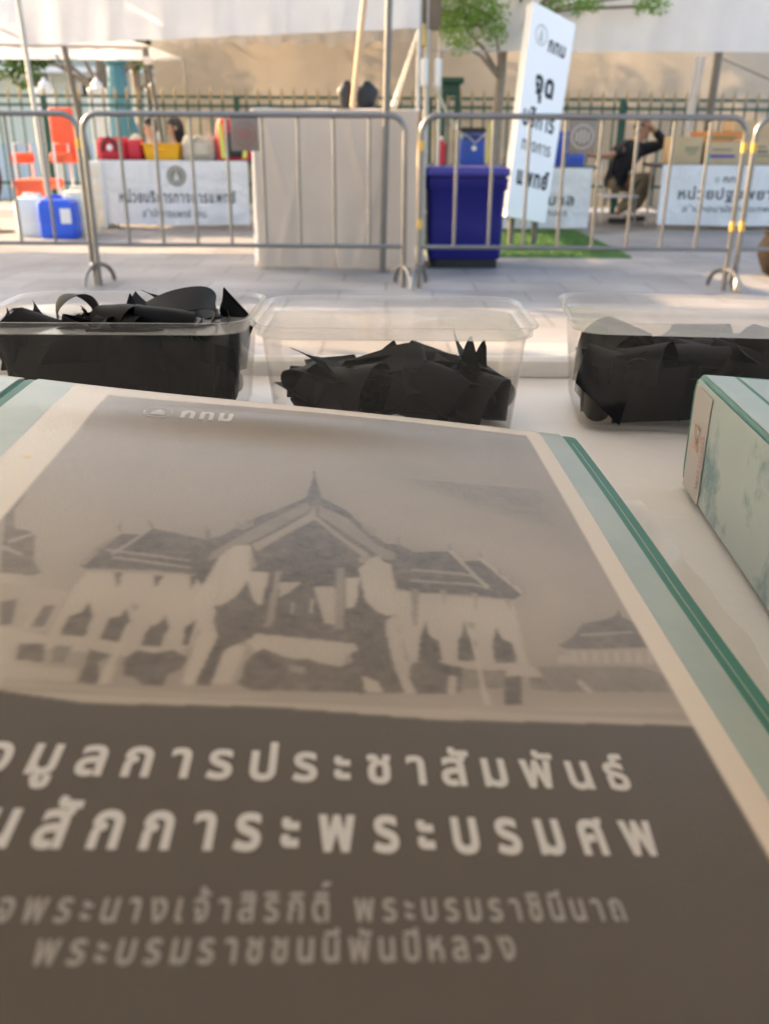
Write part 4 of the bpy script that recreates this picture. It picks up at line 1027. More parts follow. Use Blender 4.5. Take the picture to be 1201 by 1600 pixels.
# keep it flat: put the fourth corner on the plane of the other three
nrm_ = (TR - TL).cross(BL - TL).normalized(); d_ = ray(851, 349); BR = EYE + d_ * ((TL - EYE).dot(nrm_) / d_.dot(nrm_))
back = nrm_ if nrm_.y > 0 else -nrm_
side = (TL - TR).normalized()
sign = thing('standing_sign', 'tall leaning white box sign reading จุดบริการทางการแพทย์', 'sign', (BL * .5 + BR * .5) - Vector((0, 0, 0)))
dep = back * 0.16 + side * 0.02
m = MB(); m.prism([BL, BR, TR, TL], dep); m.build('box', M['sign_side'], sign, smooth=False)
eps = -back * 0.003
mface = MB(); mface.add([q + eps for q in (BL, BR, TR, TL)] + [q + eps * .3 for q in (BL, BR, TR, TL)], [(0, 1, 2, 3), (7, 6, 5, 4), (0, 1, 5, 4), (1, 2, 6, 5), (2, 3, 7, 6), (3, 0, 4, 7)])
face_o = mface.build('face', M['sign_face'], sign, smooth=False)
def S(u, v):      # u across from left, v down from the top
    return (TL * (1 - u) + TR * u) * (1 - v) + (BL * (1 - u) + BR * u) * v + eps * 1.6
def sign_line(text, u0, u1, v, h, fat, material, gap=.12):
    mm = MB(); lettering(mm, text, lambda x, y: S(u0 + (u1 - u0) * x, v - y * h), fat, gap); mm.build('lettering', material, face_o, smooth=False)
sign_line('กทม', 0.46, 0.86, 0.178, 0.050, 0.045, M['ink'])
sign_line('จุด', 0.28, 0.72, 0.385, 0.078, 0.05, M['ink_black'])
sign_line('บริการ', 0.10, 0.86, 0.548, 0.070, 0.03, M['ink_black'])
sign_line('ทางการ', 0.16, 0.86, 0.664, 0.048, 0.02, M['ink'])
sign_line('แพทย์', 0.14, 0.90, 0.83, 0.062, 0.045, M['ink_black'])
mk = MB(); n = 30
mk.add([S(0.27 + r_ * 1.0 * math.cos(2 * math.pi * k / n), 0.125 + r_ * .33 * math.sin(2 * math.pi * k / n)) for r_ in (.145, .115) for k in range(n)], [(k, (k + 1) % n, n + (k + 1) % n, n + k) for k in range(n)])
mk.add([S(0.27 + a, 0.125 + b) for a, b in ((-.05, .03), (.05, .03), (.03, -.01), (0, -.035), (-.03, -.01))], [(0, 1, 2, 3, 4)])
mk.build('emblem', M['ink_pale'], face_o, smooth=False)
for q in (0.2, 0.8):
    a = BL * (1 - q) + BR * q + back * .08
    MB().tube([(a.x, a.y, 0.0), a + Vector((0, 0, .05))], .03, 10).build('foot', M['steel_dark'], sign)

# ------------------------------------------------------------------ tables with banners
def folding_table(x0, x1, y, ztop, label, depth=0.7):
    root = thing('folding_table', label, 'table', ((x0 + x1) / 2, y + depth / 2, 0))
    MB().box(((x0 + x1) / 2, y + depth / 2, ztop - .018), (x1 - x0, depth, .036), bev=.006).build('table_top', M['table_top'], root)
    for x in (x0 + .1, x1 - .1):
        for yy in (y + .08, y + depth - .08): MB().tube([(x, yy, 0), (x, yy, ztop - .036)], .014, 8).build('leg', M['steel_pale'], root)
    MB().tube([(x0 + .1, y + .08, .2), (x0 + .1, y + depth - .08, .2)], .01, 8).build('brace', M['steel_pale'], root)
    return root
def banner(x0, x1, y, z0, z1, label, ph, lines, emblem=None, emb_mat=None):
    """lines: (text, x0, x1, baseline z, height, fatness)."""
    root = thing('cloth_banner', label, 'banner', ((x0 + x1) / 2, y, z0))
    def fn_(x, z):
        u = (x - x0) / (x1 - x0); v = (z1 - z) / (z1 - z0)
        return y - 0.008 - 0.012 * v * math.sin(u * 13 + ph) - 0.010 * math.sin(u * 5 + v * 6 + ph) * v - .012 * v * v * math.sin(u * 29 + ph)
    m = MB(); m.sheet(lambda u, v: (x0 + (x1 - x0) * u, fn_(x0 + (x1 - x0) * u, z1 - (z1 - z0) * v), z1 - (z1 - z0) * v - .012 * math.sin(u * math.pi) * v), 60, 24, .002)
    cl = m.build('sheet', M['banner'], root)
    for text, a, b, zb, h, fat in lines:
        mm = MB(); lettering(mm, text, lambda x, yy: Vector((a + (b - a) * x, fn_(a + (b - a) * x, zb + yy * h) - .004, zb + yy * h)), fat, .14)
        mm.build('lettering', M['ink'], cl, smooth=False)
    if emblem:
        ex, ez, er = emblem; mm = MB(); n = 32
        mm.add([(ex + er * math.cos(2 * math.pi * k / n), fn_(ex, ez) - .004, ez + er * math.sin(2 * math.pi * k / n)) for k in range(n)], [tuple(range(n))])
        mm.build('emblem_disc', emb_mat or M['olive_ink'], cl, smooth=False); mm = MB()
        mm.add([(ex + er * q * math.cos(2 * math.pi * k / n), fn_(ex, ez) - .006, ez + er * q * math.sin(2 * math.pi * k / n)) for q in (.78, .70) for k in range(n)], [(k, (k + 1) % n, n + (k + 1) % n, n + k) for k in range(n)])
        mm.add([(ex + er * a, fn_(ex, ez) - .006, ez + er * b) for a, b in ((-.28, -.45), (.3, -.45), (.22, .0), (.08, .2), (.04, .5), (-.04, .5), (-.08, .2), (-.24, .0))], [tuple(range(8))])
        mm.build('emblem_figure', M['ink_pale'], cl, smooth=False)
    return root
T1Y = 10.3
def X(px, py, y): return at_y(px, py, y).x
def Z(px, py, y): return at_y(px, py, y).z
tz = Z(270, 250, T1Y)
t1 = folding_table(X(158, 255, T1Y), X(396, 255, T1Y), T1Y, tz, 'folding table behind the white banner with the round olive emblem')
banner(X(164, 300, T1Y), X(389, 300, T1Y), T1Y, .05, tz - .005, 'white banner with a round olive emblem on the left table', .3,
       [('หน่วยบริการทางการแพทย์', X(188, 313, T1Y), X(368, 313, T1Y), Z(270, 316, T1Y), .085, .03), ('สำนักการแพทย์ กทม.', X(224, 337, T1Y), X(326, 337, T1Y), Z(270, 339, T1Y), .058, .015)],
       (X(276, 275, T1Y), Z(276, 275, T1Y), .105))
T2Y = 10.45; tz2 = Z(850, 259, T2Y)
t2 = folding_table(X(655, 262, T2Y), X(935, 262, T2Y), T2Y, tz2, 'folding table with blue cool boxes behind the tall sign')
banner(X(658, 300, T2Y), X(922, 300, T2Y), T2Y, .03, tz2 - .02, 'white banner half hidden by the tall leaning sign', 1.7,
       [('หน่วยปฐมพยาบาล', X(700, 320, T2Y), X(895, 320, T2Y), Z(850, 320, T2Y), .085, .03), ('สำนักอนามัย กรุงเทพมหานคร', X(690, 336, T2Y), X(885, 336, T2Y), Z(850, 337, T2Y), .052, .012)])
T3Y = 10.6; tz3 = Z(1100, 257, T3Y)
t3 = folding_table(X(1028, 262, T3Y), X(1330, 262, T3Y), T3Y, tz3, 'folding table carrying the cardboard cartons at the right')
banner(X(1030, 300, T3Y), X(1300, 300, T3Y), T3Y, .06, tz3 - .005, 'rippled white banner under the cardboard cartons', 2.9,
       [('หน่วยปฐมพยาบาล', X(1058, 310, T3Y), X(1245, 310, T3Y), Z(1120, 311, T3Y), .085, .03), ('สำนักอนามัย กรุงเทพมหานคร', X(1064, 329, T3Y), X(1250, 329, T3Y), Z(1120, 331, T3Y), .052, .012), ('กทม', X(1128, 283, T3Y), X(1158, 284, T3Y), Z(1140, 285, T3Y), .055, .03)],
       (X(1119, 281, T3Y), Z(1119, 281, T3Y), .035), M['ink_pale'])
for nm, px0, px1, lab, ph in (('t', 0, 0, '', 0),):
    pass

# things on the tables ------------------------------------------------------
def soft_bag(name, px0, px1, py0, py1, y, material, label, cat, depth=.28, handle=None, zbase=None, bulge=.10):
    x0, x1 = X(px0, (py0 + py1) / 2, y), X(px1, (py0 + py1) / 2, y); zt = Z((px0 + px1) / 2, py0, y); zb = zbase
    root = thing(name, label, cat, ((x0 + x1) / 2, y + depth / 2, zb)); w = x1 - x0; h = zt - zb; cx = (x0 + x1) / 2; cy = y + depth / 2
    def rg(s, z): return [(cx + x * s, cy + yy * s, z) for x, yy in rrect(w, depth, min(w, depth) * .28, 5)]
    MB().loft([rg(.90, zb), rg(.98, zb + h * .06), rg(1, zb + h * .35), rg(.98, zb + h * .7), rg(.92, zb + h * .9), rg(.80, zt)]).build('body', material, root)
    if handle:
        MB().tube([(cx - w * .25, y - .012, zb + h * .35), (cx - w * .2, y - .02, zb + h * .75), (cx, y - .01, zb + h * 1.0), (cx + w * .2, y - .02, zb + h * .75), (cx + w * .25, y - .012, zb + h * .35)], .013, 8).build('handle', handle, root)
    return root, cx, cy, zb, zt, w
fb, cx, cy, zb, zt, w = soft_bag('first_aid_bag', 148, 196, 214, 250, T1Y + .05, M['red'], 'red bag with a dark strap at the left end of the table', 'bag', .3, M['black'], tz)
MB().lathe([(.001, 0), (.03, 0), (.03, .004), (.001, .005)], (0, 0, 0), 18)
mm = MB(); mm.tube([(cx, T1Y + .047, zb + .12), (cx, T1Y + .036, zb + .12)], .032, 18); mm.build('round_badge', M['white_plastic'], fb)
soft_bag('first_aid_bag', 197, 220, 218, 250, T1Y + .08, M['red'], 'smaller red bag wedged beside the yellow tray', 'bag', .26, None, tz)
# yellow tray
x0, x1, zt_ = X(219, 236, T1Y), X(280, 236, T1Y), Z(250, 224, T1Y); yt = thing('plastic_tray', 'yellow plastic tray on the left table', 'tray', ((x0 + x1) / 2, T1Y + .2, tz))
def ry(w, d, z, r=.03): return [((x0 + x1) / 2 + x, T1Y + .2 + yy, z) for x, yy in rrect(w, d, r, 4)]
w = x1 - x0
MB().loft([ry(w * .86, .24, tz), ry(w * .94, .28, zt_ - .02), ry(w * .94, .28, zt_ - .012), ry(w, .32, zt_ - .012), ry(w, .32, zt_), ry(w * .9, .26, zt_), ry(w * .84, .22, tz + .01)]).build('body', M['yellow'], yt)
MB().box(((x0 + x1) / 2, T1Y + .036, zt_ - .06), (.1, .012, .03), bev=.004).build('grip', M['yellow'], yt)
bg, cx, cy, zb, zt, w = soft_bag('shoulder_bag', 283, 336, 212, 250, T1Y + .06, M['beige_bag'], 'beige canvas bag beside the yellow tray', 'bag', .26, M['beige_bag'], tz)
MB().box((cx + .04, T1Y + .05, zb + .11), (.16, .03, .13), bev=.012).build('front_pocket', M['beige_bag'], bg)
# red rescue backpack
by_ = T1Y + .02
rb, cx, cy, zb, zt, w = soft_bag('rescue_backpack', 336, 394, 186, 252, by_, M['red'], 'red and black rescue backpack with yellow reflective strips', 'backpack', .24, None, tz)
for q in (.22, .78):
    x = cx - w / 2 + w * q; MB().sheet(lambda u, v: (x - .022 + .044 * u + (.03 * v if q < .5 else -.03 * v) * -1, by_ - .014, zb + .02 + (zt - zb - .06) * v), 2, 10, .006).build('reflective_strip', M['hi_vis'], rb)
MB().box((cx, by_ - .01, zb + .15), (w * .42, .05, .24), bev=.02).build('front_pocket', M['black'], rb)
MB().box((cx, by_ + .0, zb + .36), (w * .46, .04, .10), bev=.015).build('top_pocket', M['red'], rb)
MB().tube([(cx - .05, cy, zt - .01), (cx - .04, cy, zt + .03), (cx + .04, cy, zt + .03), (cx + .05, cy, zt - .01)], .011, 8).build('grab_handle', M['black'], rb)
m = MB(); c_ = at_y(212, 207, 10.75); m.ball((c_.x, c_.y, tz + .16), (.075, .08, .10), 16, 10)
wc = thing('cloth_bundle', 'pale grey cloth bundle sticking up behind the red bag', 'bundle', (c_.x, c_.y, tz)); m.build('top', M['beige_bag'], wc); MB().lathe([(.08, 0), (.07, .08), (.055, .12)], (c_.x, c_.y, tz), 16).build('body', M['white_cloth'], wc)

# cool boxes on the middle table
def cooler(px0, px1, py0, py1, y, label, lid_mat, zbase, d=.3):
    x0, x1 = X(px0, py1, y), X(px1, py1, y); zt = Z((px0 + px1) / 2, py0, y); root = thing('cool_box', label, 'cool box', ((x0 + x1) / 2, y + d / 2, zbase)); w = x1 - x0; cx = (x0 + x1) / 2
    rg = lambda s, z: [(cx + x * s, y + d / 2 + yy * s, z) for x, yy in rrect(w, d, .035, 4)]
    MB().loft([rg(.94, zbase), rg(1, zbase + .03), rg(.96, zt - .06)]).build('body', M['blue_cool'], root)
    MB().loft([rg(1.0, zt - .055), rg(1.02, zt - .05), rg(1.02, zt - .015), rg(.95, zt)]).build('lid', lid_mat, root)
    MB().tube([(cx - w * .42, y - .015, zt - .12), (cx - w * .3, y - .03, zt - .10), (cx + w * .3, y - .03, zt - .10), (cx + w * .42, y - .015, zt - .12)], .009, 8).build('handle', lid_mat, root)
    return root, cx, zt
cb, cx, zt = cooler(718, 757, 199, 252, 10.6, 'blue cool box with a dark lid and a pale loop of cord', M['black'], tz2)
m = MB(); m.tube([(cx - .13, 10.56, zt - .06), (cx - .05, 10.54, zt - .10), (cx + .02, 10.54, zt - .16), (cx + .08, 10.55, zt - .10), (cx + .14, 10.56, zt - .05)], .006, 6); single(m, 'cord', M['rope'], 'pale cord looped over the blue cool box', 'cord', (cx, 10.55, zt - .1))
m = MB(); m.tube([(cx + .01, 10.575, tz2 + .17), (cx + .01, 10.56, tz2 + .17)], .028, 16); m.build('badge', M['white_plastic'], cb)
cooler(866, 889, 205, 256, 10.62, 'upright blue box behind the dark plate of the right barrier', M['blue_cool'], tz2)
cooler(884, 913, 231, 256, 10.52, 'low blue box right of the tall sign', M['blue_cool'], tz2, .22)
m = MB(); c_ = at_y(764, 225, 10.6); m.sheet(lambda u, v: (c_.x - .02 + .03 * u + .01 * math.sin(v * 5), 10.6, tz2 + .42 - .40 * v), 3, 10, .008); single(m, 'strap', M['hi_vis'], 'yellow green strap hanging beside the blue cool box', 'strap', (c_.x, 10.6, tz2))
c_ = at_y(689, 250, 10.6); ext = thing('red_canister', 'small red cylinder standing left of the blue cool box', 'canister', (c_.x, 10.66, tz2))
MB().lathe([(.05, 0), (.052, .01), (.052, .2), (.03, .235), (.02, .25)], (c_.x, 10.66, tz2), 18).build('body', M['red'], ext); MB().lathe([(.02, 0), (.022, .03), (.01, .04)], (c_.x, 10.66, tz2 + .25), 12).build('cap', M['white_plastic'], ext)

# cartons on the right table
def carton(px0, px1, py0, y, d, label, zbase, marks=(), material='card'):
    x0, x1 = X(px0, 235, y), X(px1, 235, y); zt = Z((px0 + px1) / 2, py0, y); root = thing('cardboard_carton', label, 'carton', ((x0 + x1) / 2, y + d / 2, zbase), None)
    MB().box(((x0 + x1) / 2, y + d / 2, (zbase + zt) / 2), (x1 - x0, d, zt - zbase), bev=.004).build('box', M[material], root)
    fl = MB(); fl.box(((x0 + x1) / 2, y + d * .25, zt + .003), ((x1 - x0) * .98, d * .48, .004)); fl.box(((x0 + x1) / 2, y + d * .76, zt + .003), ((x1 - x0) * .98, d * .48, .004)); fl.build('flap', M[material], root, smooth=False)
    for (u0, u1, v0, v1, mm) in marks:
        q = MB(); q.box((x0 + (x1 - x0) * (u0 + u1) / 2, y - .002, zbase + (zt - zbase) * (v0 + v1) / 2), ((x1 - x0) * (u1 - u0), .003, (zt - zbase) * (v1 - v0))); q.build('printed_mark', M[mm], root, smooth=False)
    return root
carton(1051, 1096, 214, 10.7, .4, 'plain cardboard carton with small green print', tz3, ((.42, .9, .58, .64, 'card_print'), (.42, .85, .47, .53, 'card_print'), (.5, .78, .36, .40, 'card_print')))
carton(1102, 1160, 222, 10.68, .42, 'cardboard carton with a purple stripe and a mint sticker', tz3, ((.12, .80, .30, .44, 'card_purple'), (.16, .70, .62, .70, 'card_print'), (.04, .16, .14, .38, 'mint')))
carton(1092, 1158, 206, 11.14, .4, 'orange lidded carton behind the purple striped one', tz3, ((.1, .8, .80, .86, 'card_print'),), 'card_orange')
carton(1163, 1235, 219, 10.7, .42, 'cardboard carton at the right edge with dark printed lines', tz3, ((.05, .5, .50, .58, 'ink'), (.1, .55, .34, .40, 'card_print'), (.1, .45, .70, .75, 'ink')))
carton(1140, 1215, 190, 11.2, .4, 'taller carton stacked at the back near the right edge', tz3)
# ------------------------------------------------------------------ people
def skin_mesh(name, chains, off, material, levels=1):
    """Grow one continuous surface round a joint tree. chains: list of lists of (point, radius or (rx, ry)); a chain may start at an existing point."""
    bm = bmesh.new(); lay = bm.verts.layers.skin.verify(); seen = {}
    first = None
    for ch in chains:
        prev = None
        for p, r in ch:
            key = tuple(round(x, 4) for x in p)
            if key not in seen:
                v = bm.verts.new(Vector(p) - Vector(off)); seen[key] = v
                v[lay].radius = r if isinstance(r, tuple) else (r, r)
                if first is None: first = v; v[lay].use_root = True
            v = seen[key]
            if prev is not None and prev is not v and bm.edges.get((prev, v)) is None: bm.edges.new((prev, v))
            prev = v
    me = bpy.data.meshes.new(name); bm.to_mesh(me); bm.free()
    o = bpy.data.objects.new(name, me); COL.objects.link(o)
    s = o.modifiers.new('skin', 'SKIN'); s.use_smooth_shade = True
    d = o.modifiers.new('sub', 'SUBSURF'); d.levels = levels; d.render_levels = levels
    dg = bpy.context.evaluated_depsgraph_get(); m2 = bpy.data.meshes.new_from_object(o.evaluated_get(dg))
    bpy.data.objects.remove(o); m2.name = name; m2.materials.clear(); m2.materials.append(material)
    o = bpy.data.objects.new(name, m2); COL.objects.link(o); return o
def L3(a, b, t): return tuple(Vector(a) * (1 - t) + Vector(b) * t)
def hand_chains(w, d, side_v, curl, s=1.0):
    """Wrist w, direction d, sideways vector; five fingers of unequal length bent by curl towards 'curl'."""
    w, d, sv, cu = Vector(w), Vector(d).normalized(), Vector(side_v).normalized(), Vector(curl)
    palm = w + d * .075 * s; out = [[(tuple(w), .024), (tuple(w + d * .035 * s), (.032, .018)), (tuple(palm), (.036, .016))]]
    for k, ln in ((-1.5, .062), (-.5, .074), (.5, .08), (1.5, .07)):
        b = palm + sv * k * .017 * s
        out.append([(tuple(palm), (.036, .016)), (tuple(b + d * .018 * s), .0095), (tuple(b + (d * .6 + cu * .35).normalized() * ln * .6 * s + d * .012), .0088), (tuple(b + (d * .45 + cu * .6).normalized() * ln * s + d * .012), .0075)])
    t0 = w + d * .035 * s; out.append([(tuple(t0), (.032, .018)), (tuple(t0 + sv * .038 * s + d * .012), .0115), (tuple(t0 + sv * .05 * s + d * .045 * s), .0095)])
    return out
def head_parts(root, body_mat, c, face, up=(0, 0, 1), long_hair=False, s=1.0):
    """Face details and hair set on a head of height about 0.23 m centred at c looking along face."""
    f = Vector(face).normalized(); u = Vector(up); u = (u - f * u.dot(f)).normalized(); r = f.cross(u).normalized(); c = Vector(c)
    def P(a, b, d): return c + r * a * s + u * b * s + f * d * s
    fx = Matrix((r, u, f)).transposed()
    def blob(name, a, b, d, ra, rb, rd, material, parent=root, fn=None):
        m = MB(); m.ball((0, 0, 0), (ra * s, rb * s, rd * s), 12, 8, fn); m.v = [tuple(fx @ Vector(v) + P(a, b, d)) for v in m.v]; return m.build(name, material, parent)
    for q in (-1, 1):
        blob('eye', q * .032, .006, .083, .013, .007, .008, M['eye']); blob('ear', q * .076, -.004, -.005, .012, .030, .018, body_mat); blob('eyebrow', q * .032, .026, .088, .018, .004, .006, M['hair'])
    blob('mouth', 0, -.058, .084, .022, .006, .008, M['lip'])
    m = MB()
    def hairfn(p):
        # shell over the crown, sides and back; open over the face
        return p
    n_, k_ = 22, 14; vs, fs = [], []
    for j in range(k_ + 1):
        t = j / k_
        for i in range(n_):
            a = 2 * math.pi * i / n_; fr = math.cos(a)            # 1 = towards the face
            low = (-.02 if not long_hair else -.20)
            zl = .040 if fr > .45 else (low if fr < 0 else .055 + (low - .055) * (.45 - fr) / .45)
            top = .128; z = top + (zl - top) * t ** 1.5
            rad = math.sqrt(max(0, 1 - min(1, max(0, z / .130)) ** 2)) if z > 0 else 1.0
            rad = max(rad, .02); k = 1 + .02 * math.sin(i * 5 + j)
            if long_hair and z < -.04: rad *= 1 - .25 * (-.04 - z) / .16 * (1 if fr > -.5 else .4)
            vs.append(tuple(P(math.sin(a) * .084 * rad * k, z, fr * .103 * rad * k - .006)))
    for j in range(k_):
        for i in range(n_): fs.append((j * n_ + i, j * n_ + (i + 1) % n_, (j + 1) * n_ + (i + 1) % n_, (j + 1) * n_ + i))
    fs.append(tuple(range(n_))); m.add(vs, fs); hobj = m.build('hair', M['hair'], root, angle=180)
    return hobj
def head_chain(neck, c, face, s=1.0):
    f = Vector(face).normalized(); c = Vector(c); n = Vector(neck)
    return [(tuple(n), .052 * s), (tuple(n * .55 + (c + Vector((0, 0, -.075)) * s) * .45), .050 * s), (tuple(c + Vector((0, 0, -.062)) * s + f * .016), (.062 * s, .070 * s)), (tuple(c + Vector((0, 0, -.01)) * s + f * .006), (.078 * s, .088 * s)), (tuple(c + Vector((0, 0, .055)) * s - f * .004), (.074 * s, .086 * s)), (tuple(c + Vector((0, 0, .100)) * s - f * .006), (.046 * s, .056 * s))]
def nose_chain(c, face, s=1.0):
    f = Vector(face).normalized(); c = Vector(c)
    m = MB(); m.loft([[tuple(c + Vector((0, 0, z)) + f * d + f.cross(Vector((0, 0, 1))) * w * math.cos(k * 1.0472) + f * abs(w) * .8 * math.sin(k * 1.0472)) for k in range(6)] for z, d, w in ((.02, .078, .007), (-.005, .088, .010), (-.028, .094, .015), (-.036, .086, .012))])
    return m

# seated man in black, leaning on one hand
PY = 11.45
def J(px, py, dy=0.0): return tuple(at_y(px, py, PY + dy))
man = thing('person', 'seated man in a black shirt and khaki trousers, one hand on his head', 'person', (J(960, 300)[0], PY, 0))
pel, waist, chest, neckb = J(958, 287), J(966, 265), J(981, 237), J(992, 221)
hd = J(1004, 201); shN, shF = J(974, 231, -.17), J(1002, 234, .16)
elN, wrN = J(951, 244, -.28), J(928, 243, -.30); elF, wrF = J(1040, 224, .05), J(1015, 196, -.05)
hiN, hiF = J(962, 288, -.09), J(966, 288, .09); knN, knF = J(1010, 279, -.13), J(1019, 276, .12)
anN, anF = J(961, 336, -.12), J(987, 333, .10)
fdir = Vector((.86, -.35, -.12))
body = [[(pel, (.11, .09)), (waist, (.11, .09)), (chest, (.13, .095)), (neckb, .06)], head_chain(neckb, hd, fdir),
        [(chest, (.13, .095)), (shN, .048), (elN, .040), (wrN, .028)], [(chest, (.13, .095)), (shF, .048), (elF, .042), (wrF, .030)],
        [(pel, (.11, .09)), (hiN, .072), (knN, .052), (L3(knN, anN, .35), .046), (anN, .036)], [(pel, (.11, .09)), (hiF, .072), (knF, .052), (L3(knF, anF, .35), .046), (anF, .036)]]
body += hand_chains(wrN, Vector(wrN) - Vector(elN), (0, -1, .2), (0, 0, -1)) + hand_chains(wrF, Vector((-1, -.1, .25)), (0, 0, 1), (0, .2, -.6))
bo = skin_mesh('body', body, man.location, M['skin']); bo.parent = man
nose_chain(hd, fdir).build('nose', M['skin'], man)
head_parts(man, M['skin'], hd, fdir)
so = skin_mesh('shirt', [[(L3(pel, waist, -.45), (.165, .145)), (pel, (.168, .145)), (waist, (.158, .135)), (chest, (.178, .138)), (L3(chest, neckb, .75), .10)],
                         [(chest, (.178, .138)), (shN, .092), (L3(shN, elN, .75), .066)], [(chest, (.178, .138)), (shF, .090), (elF, .062), (L3(elF, wrF, .75), .046)]], man.location, M['shirt']); so.parent = man
to = skin_mesh('trousers', [[(L3(pel, waist, -.2), (.13, .11)), (pel, (.135, .115)), (hiN, .108), (knN, .080), (L3(knN, anN, .45), .074), (L3(knN, anN, .92), .066)],
                            [(pel, (.135, .115)), (hiF, .108), (knF, .080), (L3(knF, anF, .45), .074), (L3(knF, anF, .92), .066)]], man.location, M['khaki']); to.parent = man
for a in (anN, anF):
    q = Vector(a); m = MB(); m.loft([[(q.x + x, q.y + w * yy, z) for x, yy, z in ((-.08, -1, z0), (-.08, 1, z0), (.05, 1.1, z0), (.15, .7, z0), (.17, 0, z0), (.15, -.7, z0), (.05, -1.1, z0))] for z0, w in ((.0, .04), (.03, .045), (.055, .04))])
    zr = max(0, q.z - .09); m.v = [(x, y, z + zr) for x, y, z in m.v]; m.build('shoe', M['black'], man)
# his chair
chx = pel[0] + .05; ch = thing('chair', 'pale metal chair under the seated man in black', 'chair', (chx, PY, 0)); sz = pel[2] - .135
MB().box((chx, PY, sz), (.44, .42, .03), bev=.012).build('seat', M['white_plastic'], ch)
for sx in (-1, 1):
    for sy in (-1, 1): MB().tube([(chx + sx * .2, PY + sy * .18, 0), (chx + sx * .19, PY + sy * .17, sz)], .013, 8).build('leg', M['steel_pale'], ch)
MB().tube([(chx - .2, PY - .18, sz), (chx - .25, PY - .18, sz + .38), (chx - .25, PY + .18, sz + .38), (chx - .2, PY + .18, sz)], .012, 8).build('back_frame', M['steel_pale'], ch)
MB().box((chx - .245, PY, sz + .30), (.02, .34, .14), bev=.008).build('backrest', M['white_plastic'], ch)

def sitter(hpx, hpy, y, face, label, shirt, long_hair, skin):
    h = at_y(hpx, hpy, y); root = thing('person', label, 'person', (h.x, y, 0)); f = Vector(face).normalized(); r = f.cross(Vector((0, 0, 1))).normalized()
    nk = h + Vector((0, 0, -.16)) - f * .02; chst = h + Vector((0, 0, -.36)) - f * .03; pl = h + Vector((0, 0, -.72)) - f * .06
    C_ = lambda v: tuple(v)
    ch_ = [[(C_(pl), (.14, .11)), (C_(pl * .5 + chst * .5), (.12, .095)), (C_(chst), (.14, .1)), (C_(nk), .06)], head_chain(nk, h, f)]; sh_ = [[(C_(pl), (.155, .125)), (C_(pl * .5 + chst * .5), (.14, .112)), (C_(chst), (.165, .122)), (C_(chst * .3 + nk * .7), .08)]]; tr_ = [[(C_(pl + Vector((0, 0, .05))), (.15, .12)), (C_(pl), (.155, .125))]]
    for s in (-1, 1):
        sh = chst + r * s * .17 + Vector((0, 0, .10)); el = sh + Vector((0, 0, -.26)) + f * .08 + r * s * .03; wr = el + f * .22 - r * s * .08 + Vector((0, 0, .02))
        ch_ += [[(C_(chst), (.14, .1)), (C_(sh), .055), (C_(el), .042), (C_(wr), .028)]] + hand_chains(wr, f - r * s * .3, r * -s, (0, 0, -1)); sh_.append([(C_(chst), (.165, .122)), (C_(sh), .072), (C_(sh * .3 + el * .7), .06)])
        kn = pl + f * .42 + r * s * .1; an = Vector((kn.x, kn.y, .09)); ch_.append([(C_(pl), (.14, .11)), (C_(pl + r * s * .08), .09), (C_(kn), .06), (C_(an), .038)]); tr_.append([(C_(pl), (.155, .125)), (C_(pl + r * s * .08), .105), (C_(kn), .075), (C_(kn * .1 + an * .9), .062)])
        m = MB(); m.ball((0, 0, 0), (.11, .045, .045), 12, 8); a_ = math.atan2(f.y, f.x); m.v = [tuple(Matrix.Rotation(a_, 3, 'Z') @ Vector(v) + Vector((an.x, an.y, .045)) + f * .05) for v in m.v]; m.build('shoe', M['black'], root)
    b = skin_mesh('body', ch_, root.location, skin); b.parent = root
    nose_chain(h, f).build('nose', skin, root); head_parts(root, skin, h, f, (0, 0, 1), long_hair)
    o = skin_mesh('shirt', sh_, root.location, shirt); o.parent = root
    o = skin_mesh('trousers', tr_, root.location, M['khaki']); o.parent = root
    st = thing('stool', 'plastic stool under ' + ('the person with short black hair' if not long_hair else 'the person with long dark hair'), 'stool', (pl.x, pl.y, 0)); zs = pl.z - .125
    MB().lathe([(.15, zs - .03), (.17, zs - .02), (.17, zs)], (pl.x, pl.y, 0), 20).build('seat', M['white_plastic'], st)
    for k in range(4): a = R(45 + 90 * k); MB().tube([(pl.x + .17 * math.cos(a), pl.y + .17 * math.sin(a), 0), (pl.x + .13 * math.cos(a), pl.y + .13 * math.sin(a), zs - .025)], .014, 8).build('leg', M['white_plastic'], st)
sitter(237, 201, 11.55, (-.97, -.25, -.05), 'person with short black hair seated behind the yellow tray', M['shirt_grey'], False, M['skin_fair'])
sitter(273, 200, 11.45, (-.95, -.25, -.02), 'person with long dark hair in a black top behind the yellow tray', M['shirt_navy'], True, M['skin_fair'])

